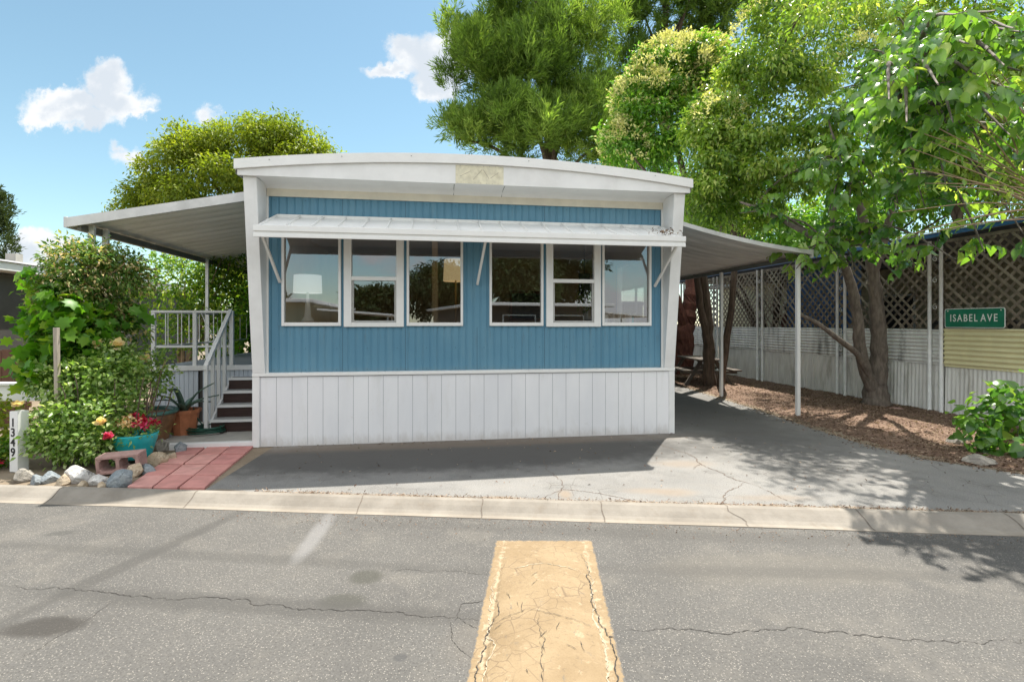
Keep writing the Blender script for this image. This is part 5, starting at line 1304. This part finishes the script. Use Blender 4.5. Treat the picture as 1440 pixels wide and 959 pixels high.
# sapling at the right edge
shrub('mulberry_sapling', 'low broad leaved sapling on the mulch at the right edge', 'sapling', (6.55, 6.75, .02), [((6.2, 6.6, .35), (.3, .25, .2), 1), ((6.65, 6.7, .55), (.35, .3, .25), 1.1), ((6.85, 6.6, .35), (.3, .25, .22), .8), ((6.05, 6.3, .14), (.18, .15, .08), .4), ((6.9, 6.8, .75), (.2, .2, .15), .3)], 24, 5, .09, .125, .78, L_MUL, TWIG, tmpl=T_HEART, droop=.45, upn=.55, tvar=.16, tadd=-.26)

# ================================================================== TREES
def tree(name, label, base, limbs, bark, clumps_fn, group=None):
    t_ = thing(name, label, 'tree', base); tr_ = MB(); b = Vector(base)
    for pts, r0, r1 in limbs: limb(tr_, [Vector(p) - b for p in pts], r0, r1, 9, 6, r0 * .12)
    tr_.build('trunk', bark, t_)
    clumps_fn(t_, base)
    return t_

def auto_limbs(base, top, clumps, r0):
    b, tp_ = Vector(base), Vector(top)
    out = [([b, b.lerp(tp_, .4) + Vector((.15, 0, 0)), b.lerp(tp_, .75) + Vector((-.1, .1, 0)), tp_], r0, r0 * .3)]
    for c, r_, k_ in clumps:
        c = Vector(c); s_ = min(.92, max(.25, (c.z - r_[2] * .5 - b.z) / max(tp_.z - b.z, .1) * .8)); a = b.lerp(tp_, s_)
        out.append(([a, a.lerp(c, .55) + Vector((0, 0, .12 * (c - a).length)), c], r0 * .38 * (1.1 - s_ * .5), r0 * .06))
    return out

# tall pine behind the home
pcl = [(tuple(P(px, py, d)), (rx * d / 710, rx * d / 710, ry * d / 710), k_) for px, py, d, rx, ry, k_ in (
    (700, 20, 24, 52, 66, 1.2), (668, 110, 23, 50, 42, 1.0), (720, 120, 22.5, 52, 60, 1.2), (690, 185, 22.5, 58, 40, 1.2), (770, 60, 24, 56, 68, 1.3), (785, 150, 23, 54, 58, 1.2), (760, 205, 22.5, 58, 34, 1.0),
    (835, 30, 25, 48, 64, 1.0), (830, 130, 24, 46, 54, 1.0), (840, 205, 24, 48, 34, .8), (640, 195, 23.5, 22, 22, .3), (735, -60, 24, 76, 66, 1.2), (660, 55, 24, 30, 42, .5))]
pb = (2.2, 24.5, 0)
tree('pine_tree', 'tall bushy pine with upswept green sprays right behind the home', pb, auto_limbs(pb, (1.6, 24.5, 17.5), pcl, .42), BARKD,
     lambda t_, b: needles('crown', lobes(local(pcl, b), 9, .32, (.4, 1.02), .1, 1.6), 300, 34, .32, .046, L_PINE, t_, rise=1.0, shell=(.35, 1.1), up=.1))
p2 = [(tuple(P(px, py, d)), (rx * d / 710, rx * d / 710, ry * d / 710), k_) for px, py, d, rx, ry, k_ in (
    (905, 20, 30, 52, 52, 1.0), (970, 0, 30, 60, 46, 1.0), (1030, 20, 31, 56, 50, 1.0), (900, 100, 30, 42, 46, .9), (880, 170, 29, 40, 40, .8), (960, 50, 31, 60, 40, .8), (925, -70, 31, 80, 50, 1), (1020, -60, 31, 80, 50, .8), (875, 225, 29, 44, 30, .6))]
pb2 = (9.5, 31, 0)
tree('dark_pine_tree', 'dark green pine standing farther back between the pine and the privets', pb2, auto_limbs(pb2, (9.5, 31, 21.5), p2, .5), BARKD,
     lambda t_, b: needles('crown', lobes(local(p2, b), 11, .36, (.4, 1.02), .1), 230, 32, .42, .058, L_PINE2, t_, rise=.5, shell=(.35, 1.1)))

# flowering privet
f1 = [(tuple(P(px, py, d * .86)), (rx * d * .86 / 710, rx * d * .86 / 710, ry * d * .86 / 710), k_) for px, py, d, rx, ry, k_ in (
    (945, 105, 15, 52, 44, 1.2), (905, 145, 15, 42, 42, 1.1), (985, 95, 15.3, 40, 36, .9), (880, 205, 14.8, 34, 34, .8), (940, 180, 14.5, 42, 36, .9), (1005, 130, 15, 38, 40, .8), (925, 225, 15, 34, 24, .5))]
fb = (5.25, 13.4, 0)
def privet1(t_, b):
    foliage('crown', lobes(local(f1, b), 12, .40, (.55, 1.0), .2), 290, 13, .105, .125, .45, L_PRIV, t_, droop=.45, tvar=.2)
    foliage('blossoms', local([(c, tuple(x * 1.05 for x in r_), k_) for c, r_, k_ in f1[:4] + f1[5:6]], b), 130, 18, .06, .085, .5, L_BLOSS, t_, droop=-.5, shell=(.9, 1.08), inner=0, up=.45)
tree('flowering_privet', 'rounded privet tree covered in cream blossom above the carport', fb, [([(5.25, 13.4, 0), (5.2, 13.4, 1.4), (5.1, 13.4, 2.8), (4.6, 13.1, 4.8), (4.1, 12.9, 6.8)], .17, .06), ([(5.28, 13.4, .9), (5.0, 13.3, 2.0), (4.78, 13.2, 3.3)], .12, .07), ([(4.9, 13.3, 3.6), (5.0, 13.0, 5.4), (5, 12.9, 7.3)], .09, .03), ([(4.6, 13.1, 4.8), (3.7, 12.9, 5.6), (3.4, 12.8, 7)], .08, .02), ([(4.7, 13.1, 4.4), (3.8, 12.7, 5), (2.9, 12.6, 6)], .06, .02)], BARKD, privet1)

# big privet to its right
f2 = [(tuple(P(px, py, d * (.78 if px < 1165 else 1.0))), (rx * d * (.78 if px < 1165 else 1.0) / 710, rx * d * (.78 if px < 1165 else 1.0) / 710, ry * d * (.78 if px < 1165 else 1.0) / 710), k_) for px, py, d, rx, ry, k_ in (
    (1085, 40, 14.5, 48, 42, 1.0), (1180, 30, 15, 66, 50, 1.3), (1110, 120, 13.8, 62, 44, 1.3), (1195, 105, 14, 54, 44, 1.2), (1040, 120, 14.2, 46, 40, .9), (1070, 180, 13.5, 58, 42, 1.2), (1140, 200, 13.6, 58, 44, 1.2), (1010, 170, 13.8, 36, 34, .8), (1040, 245, 13.4, 54, 32, 1.0), (1110, 262, 13.6, 52, 30, 1.0), (1260, 60, 15, 54, 60, 1.1), (1220, 190, 14.2, 46, 50, 1.0), (1150, -40, 15, 90, 50, 1.0), (1240, -40, 15, 70, 50, .8), (1000, 225, 13.8, 34, 26, .5), (1080, 300, 14, 46, 22, .6), (1300, 150, 15.2, 50, 60, .9), (985, 268, 14, 34, 28, .7), (1000, 300, 14.5, 34, 22, .6))]
f2 += [((5.5, 7.6, 7.7), (.5, .5, .4), .10), ((5.7, 8.9, 7.9), (.8, .8, .55), .24), ((5.6, 9.5, 7.2), (.8, .8, .65), .4)]  # extra overhang, mostly above the view, added to dapple the driveway with shade
f2b = (5.42, 13.15, 0)
def privet2(t_, b):
    foliage('crown', lobes(local(f2, b), 12, .38, (.5, 1.02), .2), 235, 12, .105, .118, .42, L_PRIVY, t_, droop=.75, tvar=.2)
    foliage('blossoms', local([(c, tuple(x * 1.04 for x in r_), k_) for c, r_, k_ in (f2[1], f2[3], f2[0], f2[7])], b), 60, 16, .055, .075, .5, L_BLOSS, t_, droop=-.4, shell=(.9, 1.06), inner=0, up=.6)
tree('large_privet', 'large light green privet tree with drooping leaves filling the sky at upper right', f2b, auto_limbs(f2b, (5.45, 11.9, 7.8), f2, .10), BARKD, privet2)
f3 = [(tuple(P(px, py, d)), (rx * d / 710, rx * d / 710, ry * d / 710), k_) for px, py, d, rx, ry, k_ in (
    (1330, 60, 16, 56, 54, 1.1), (1400, 90, 16, 56, 54, 1.1), (1350, 150, 15.5, 56, 50, 1.1), (1420, 190, 15.5, 54, 54, 1), (1300, 235, 15.5, 48, 36, .8), (1370, 250, 15, 58, 36, 1), (1450, 20, 16, 60, 60, 1), (1380, -20, 16, 70, 50, 1), (1290, -20, 16, 60, 46, .9), (1480, 120, 16, 60, 70, 1), (1460, 270, 15, 50, 40, .8))]
f3b = (13.6, 15.6, 0)
tree('sunlit_tree', 'yellow green tree rising behind the blue edged carport at the far right', f3b, auto_limbs(f3b, (13.8, 15.6, 9.5), f3, .2), BARKD,
     lambda t_, b: foliage('crown', lobes(local(f3, b), 11, .38, (.5, 1.02), .2), 190, 12, .15, .19, .42, L_PRIVY, t_, droop=.7, tvar=.22, tadd=.12))
# darker understorey behind the carport
u1 = [(tuple(P(px, py, d)), (rx * d / 710, rx * d / 710, ry * d / 710), k_) for px, py, d, rx, ry, k_ in ((1010, 290, 18, 52, 44, 1), (1090, 330, 18, 60, 36, 1), (1180, 320, 18, 66, 50, 1.1), (1270, 280, 18, 66, 60, 1.1), (960, 300, 19, 30, 60, .7), (1370, 260, 17, 80, 60, 1.1), (1400, 180, 18, 70, 70, 1.1), (1340, 90, 18, 70, 70, 1.1), (1430, 100, 19, 40, 60, .5))]
shrub('background_shrubbery', 'tangled dark green shrubbery behind the carport and the neighbouring roof', 'shrubbery', (9.5, 18.5, 0), u1, 330, 12, .18, .19, .45, L_PRIV, BARKD, stems=20, droop=.5, inner=.4)
# red-brown leaning trunk deep under the carport
tree('cedar_trunk', 'thick reddish trunk at the back of the carport behind the white wing', (5.6, 16.6, 0), [([(5.6, 16.6, 0), (5.65, 16.6, 1.2), (5.9, 16.7, 2.6), (6.0, 16.8, 4.2), (6.2, 17, 6)], .40, .05), ([(5.75, 16.6, 1.4), (5.35, 16.4, 2.4), (5.0, 16.3, 3.8)], .2, .12)], BARKR,
     lambda t_, b: foliage('crown', local([((6.2, 17, 7), (1.6, 1.5, 1.2), 1), ((5.2, 16.6, 5.6), (1.2, 1.2, .9), .7)], b), 90, 9, .14, .15, .4, L_PRIV, t_))

# forked mulberry by the screen: big drooping leaves
mb0 = (7.40, 10.30, .02)
mul = thing('mulberry_tree', 'forked grey trunk tree with large hanging leaves in front of the screens', 'tree', mb0)
B0 = Vector(mb0); mt = MB()
fork = P(1222, 480, 10.3)
def ml(pts, r0, r1, seg=7): return limb(mt, [Vector(p) - B0 for p in pts], r0, r1, 10, seg, r0 * .05)
ml([(7.44, 10.30, -.05), (7.46, 10.30, .5), P(1236, 490, 10.28), P(1231, 420, 10.2), P(1224, 360, 10.1), P(1210, 290, 9.9), P(1203, 235, 9.8)], .20, .05)
limb(mt, [Vector((7.42, 10.28, -.06)) - B0, Vector((7.42, 10.29, .12)) - B0, Vector((7.42, 10.3, .45)) - B0], .31, .18, 12, 4, .02)
ml([(7.34, 10.26, .3), P(1211, 500, 10.15), P(1205, 440, 10.05), P(1192, 385, 9.95), P(1168, 350, 9.8), P(1115, 318, 9.9), P(1062, 292, 10.1), P(1040, 284, 10.2)], .125, .016)
ml([(7.27, 10.2, .5), P(1207, 500, 10.0), P(1180, 478, 9.8), P(1150, 455, 9.7), P(1120, 440, 9.7)], .07, .03)
ml([P(1168, 350, 9.8), P(1172, 300, 9.6), P(1185, 230, 9.3)], .06, .025)
ml([P(1224, 400, 10.2), P(1245, 330, 9.8), P(1265, 250, 9.2), P(1275, 180, 8.6)], .085, .03)
targets = [(1148, 250, 8.6, 1), (1165, 300, 8.5, 1.1), (1150, 345, 8.7, .9), (1185, 235, 8.3, 1), (1215, 200, 8.1, 1), (1195, 290, 8.4, 1.2), (1235, 260, 8.0, 1.3), (1225, 330, 8.6, 1.2), (1260, 170, 7.7, 1.1), (1285, 230, 7.3, 1.3), (1300, 290, 7.6, 1.1), (1265, 310, 8.1, 1.0), (1250, 90, 8.0, .9), (1300, 120, 7.0, 1.1), (1335, 190, 6.7, 1.2), (1330, 260, 6.9, 1.0), (1375, 130, 6.5, .9), (1385, 220, 6.5, .9), (1320, 50, 6.8, .8), (1290, 20, 7.4, .7), (1400, 275, 7.0, .7), (1420, 190, 6.2, .6), (1200, 385, 9.0, .8), (1120, 378, 9.1, .55), (1100, 382, 9.2, .3), (1290, 375, 7.9, .55), (1345, 365, 7.2, .8), (1385, 355, 6.9, .7), (1250, 375, 8.6, .5), (1440, 330, 6.8, .7), (1425, 40, 5.0, .5), (1400, 15, 5.4, .4), (1435, 100, 5.6, .4), (1470, 160, 5.6, .9), (1500, 60, 5.4, .9), (1540, 220, 5.8, 1.0), (1500, 300, 6.2, .9), (1580, 80, 5.6, 1.0), (1600, 300, 6.4, 1), (1165, 160, 9.5, 1), (1200, 125, 9.8, 1.1), (1245, 150, 9.5, 1.1), (1180, 200, 9.2, 1), (1285, 100, 9.0, 1), (1225, 70, 9.6, 1), (1320, 60, 8.5, 1), (1300, 145, 5.9, .8), (1340, 172, 5.6, .8), (1290, 112, 6.0, .6), (1400, 150, 5.3, .7), (1372, 105, 5.5, .7), (1250, 205, 9.0, 1), (1140, 240, 9.4, .8), (1260, 20, 9, 1), (1250, 140, 5.6, .7), (1275, 172, 5.5, .6), (1320, 120, 5.4, .8), (1362, 62, 5.3, .7), (1412, 92, 5.2, .8), (1440, 45, 5.2, .8), (1345, 20, 5.4, .6), (1060, 290, 10.1, .4), (1040, 300, 10, .35), (1090, 310, 9.9, .3)]
lc = []; ld = []; ll = []; lt_ = []
hubs = [P(1217, 330, 10.0), P(1265, 250, 9.2), P(1275, 180, 8.6), P(1185, 230, 9.3), P(1205, 250, 9.9), P(1168, 350, 9.8)]
random.seed(31)
for (px, py, d, k_) in targets:
    tgt = P(px, py, d); hub = min(hubs, key=lambda h: (h - tgt).length); ln = (tgt - hub).length
    mid = hub.lerp(tgt, .55) + Vector((random.uniform(-.1, .1), random.uniform(-.1, .1), .18 * ln))
    limb(mt, [hub - B0, mid - B0, tgt - B0], .012 + .012 * ln, .007, 6, 6)
    for j in range(int(8.5 * k_) + 1):
        s_ = random.uniform(.45, 1.0); st_ = hub.lerp(tgt, s_) + Vector((0, 0, .18 * ln * 4 * s_ * (1 - s_) * .8)) if s_ < .98 else tgt
        dr = Vector((random.uniform(-1, 1), random.uniform(-1.0, .8), random.uniform(-.2, .5))).normalized(); tl_ = random.uniform(.3, .65)
        e1 = st_ + dr * tl_ * .5 + Vector((0, 0, .04)); e2 = st_ + dr * tl_ + Vector((0, 0, -.10 - .1 * random.random()))
        if random.random() < .8: limb(mt, [st_ - B0, e1 - B0, e2 - B0], .006, .003, 4, 3)
        tt_ = random.gauss(.40, .20)
        for q_ in range(9):
            f_ = .15 + .85 * q_ / 8; p = (st_.lerp(e1, f_ * 2) if f_ < .5 else e1.lerp(e2, f_ * 2 - 1))
            sd = dr.cross(Vector((0, 0, 1))) * (1 if q_ % 2 else -1)
            lc.append(tuple(p - B0)); ld.append(tuple(dr * .45 + sd * .7 + Vector((0, 0, -random.uniform(.35, 1.1))))); ll.append(random.uniform(.085, .19)); lt_.append(tt_ + random.gauss(0, .16))
mt.build('trunk', BARK, mul, smooth=True)
nl = len(lc); ll = np.array(ll)
leaf_mesh('crown', lc, ld, RNG.normal(size=(nl, 3)) * .35 + np.array((0, -.25, .8)), ll, ll * .76, np.array(lt_), T_HEART, L_MUL, mul)

# bare arching canes over the screen, with long thin leaves
cn = thing('arching_shrub', 'shrub of long bare tan canes arching over the lattice screen at right', 'shrub', (7.75, 6.55, 0))
cm_ = MB(); root = P(1500, 300, 6.5); cl = []; cdir = []
limb(cm_, [Vector((7.75, 6.55, 0)) - Vector((7.75, 6.55, 0)), Vector((-.2, 0, 1.5)), root - Vector((7.75, 6.55, 0))], .09, .06, 8, 5)
for (px, py) in ((1270, 205), (1290, 185), (1310, 200), (1275, 235), (1255, 300), (1330, 120), (1350, 155), (1365, 185), (1300, 170), (1320, 240), (1345, 225), (1390, 95), (1400, 160), (1335, 262), (1355, 30), (1290, 330), (1375, 60), (1300, 258), (1260, 335), (1385, 300)):
    e = P(px, py, random.uniform(5.7, 6.6)); r0_ = root + Vector((random.uniform(-.25, .2), random.uniform(-.2, .2), random.uniform(-.25, .2))); mid = r0_.lerp(e, .5) + Vector((0, 0, random.uniform(.02, .22)))
    pts = limb(cm_, [q_ - Vector((7.75, 6.55, 0)) for q_ in (r0_, mid, e)], random.uniform(.009, .016), .004, 5, 6)
    for q_ in pts[2:]:
        if random.random() < .5:
            for _ in range(2): cl.append(tuple(q_)); cdir.append((random.uniform(-1, .3), random.uniform(-.6, .6), random.uniform(-.8, .5)))
cm_.build('canes', TWIG, cn, smooth=True)
nl = len(cl); leaf_mesh('leaves', cl, cdir, RNG.normal(size=(nl, 3)) * .4 + np.array((0, 0, .8)), RNG.uniform(.10, .2, nl), RNG.uniform(.03, .05, nl), RNG.uniform(.5, 1, nl), T_FOLD, L_MUL, cn)

# yellow-green tree behind the porch, and the cypress at the left edge
yc = [(tuple(P(px, py, d)), (rx * d / 710, rx * d / 710, ry * d / 710), k_) for px, py, d, rx, ry, k_ in (
    (330, 215, 21, 62, 36, 1.2), (275, 240, 20.5, 56, 38, 1.1), (390, 205, 21, 50, 36, 1.1), (425, 220, 21, 48, 28, .9), (225, 262, 20.5, 46, 28, .9), (320, 270, 20, 76, 36, 1.2), (400, 260, 20.5, 70, 36, 1.0), (250, 300, 20, 60, 36, .9), (370, 190, 21.5, 44, 24, .7), (210, 320, 20.5, 44, 40, .7), (300, 340, 20, 60, 40, .8), (452, 232, 21, 34, 22, .6), (270, 205, 21, 40, 24, .6))]
yb2 = (-11.5, 21, 0)
tree('yellow_green_tree', 'broad yellow green tree with a domed crown behind the porch canopy', yb2, auto_limbs(yb2, (-11.3, 21, 8.6), yc, .28), BARKD,
     lambda t_, b: foliage('crown', lobes(local(yc, b), 13, .42, (.5, .92), .2), 420, 13, .15, .145, .5, L_YEL, t_, droop=.45, tvar=.24))
cy = [(tuple(P(px, py, 25)), (rx * 25 / 710, rx * 25 / 710, ry * 25 / 710), k_) for px, py, rx, ry, k_ in ((-8, 300, 15, 30, 1), (-6, 340, 18, 34, 1), (-8, 400, 20, 44, 1))]
cb0 = (P(-8, 455, 25).x, 25, 0)
tree('cypress_tree', 'narrow dark cypress at the far left edge behind the brown home', cb0, auto_limbs(cb0, (cb0[0], 25, 7.8), cy, .15), BARKD,
     lambda t_, b: needles('crown', local(cy, b), 130, 24, .2, .05, L_CYP, t_, rise=1.0))

# ================================================================== ACROSS THE STREET (seen in the window glass)
def far_home(loc, rz, label, wallm, n_post):
    h = thing('street_home', label, 'mobile home', loc, rz)
    MB().box(-3.2, 3.2, -12, 0, 0, 2.6).build('wall', wallm, h); MB().hexa([(-3.6, -12.4, 2.602), (3.6, -12.4, 2.602), (3.6, .5, 2.602), (-3.6, .5, 2.602)], [(-3.6, -12.4, 2.75), (3.6, -12.4, 2.75), (3.6, .5, 2.75), (-3.6, .5, 2.75)]).build('roof', ROOFM, h, bevel=.02)
    MB().hexa([(3.61, -9, 2.32), (6.6, -9, 2.1), (6.6, -.5, 2.1), (3.61, -.5, 2.32)], [(3.61, -9, 2.40), (6.6, -9, 2.18), (6.6, -.5, 2.18), (3.61, -.5, 2.40)]).build('carport_roof', ALUEDGE, h)
    for y in (-.8, -3.5, -6.2): MB().box(6.4, 6.47, y, y + .07, 0, 2.1).build('post', TRIM, h)
    for x in (-2.2, .4):
        w_ = MB().box(x, x + 1.7, .001, .04, 1.1, 2.2).build('window', TRIM, h); MB().box(x + .06, x + 1.64, .041, .045, 1.16, 2.14).build('pane', DARK, w_)
far_home((-7.5, -7.5, -.08), .12, 'cream home across the street mirrored in the left windows', YWALL, 3)
far_home((6.5, -8.5, -.08), -.05, 'brown home across the street mirrored in the right windows', NWALL, 3)
def far_tree(x, y, h, r_, label, mat):
    cs = [((x + random.uniform(-.5, .5) * r_, y + random.uniform(-.5, .5) * r_, h * random.uniform(.5, .9)), (r_ * .6, r_ * .6, h * .22), 1) for _ in range(7)]
    tree('street_tree', label, (x, y, -.1), auto_limbs((x, y, -.1), (x, y, h * .85), cs, .22), BARKD, lambda t_, b: foliage('crown', local(cs, b), 220, 12, .26, .30, .5, mat, t_), 'trees across the street')
far_tree(-1.0, -24, 4.0, 2.0, 'dark tree across the street mirrored in the second window', L_FAR)
far_tree(4.2, -24, 5.8, 2.9, 'tall tree across the street mirrored in the third window', L_FAR)
far_tree(7.8, -17, 6.6, 2.8, 'broad tree across the street mirrored in the right windows', L_FAR)
far_tree(-10, -30, 4.4, 2.2, 'low tree across the street mirrored at the far left', L_FAR)
far_tree(12.5, -23, 7.5, 3.4, 'tallest tree across the street beyond the brown home', L_FAR)
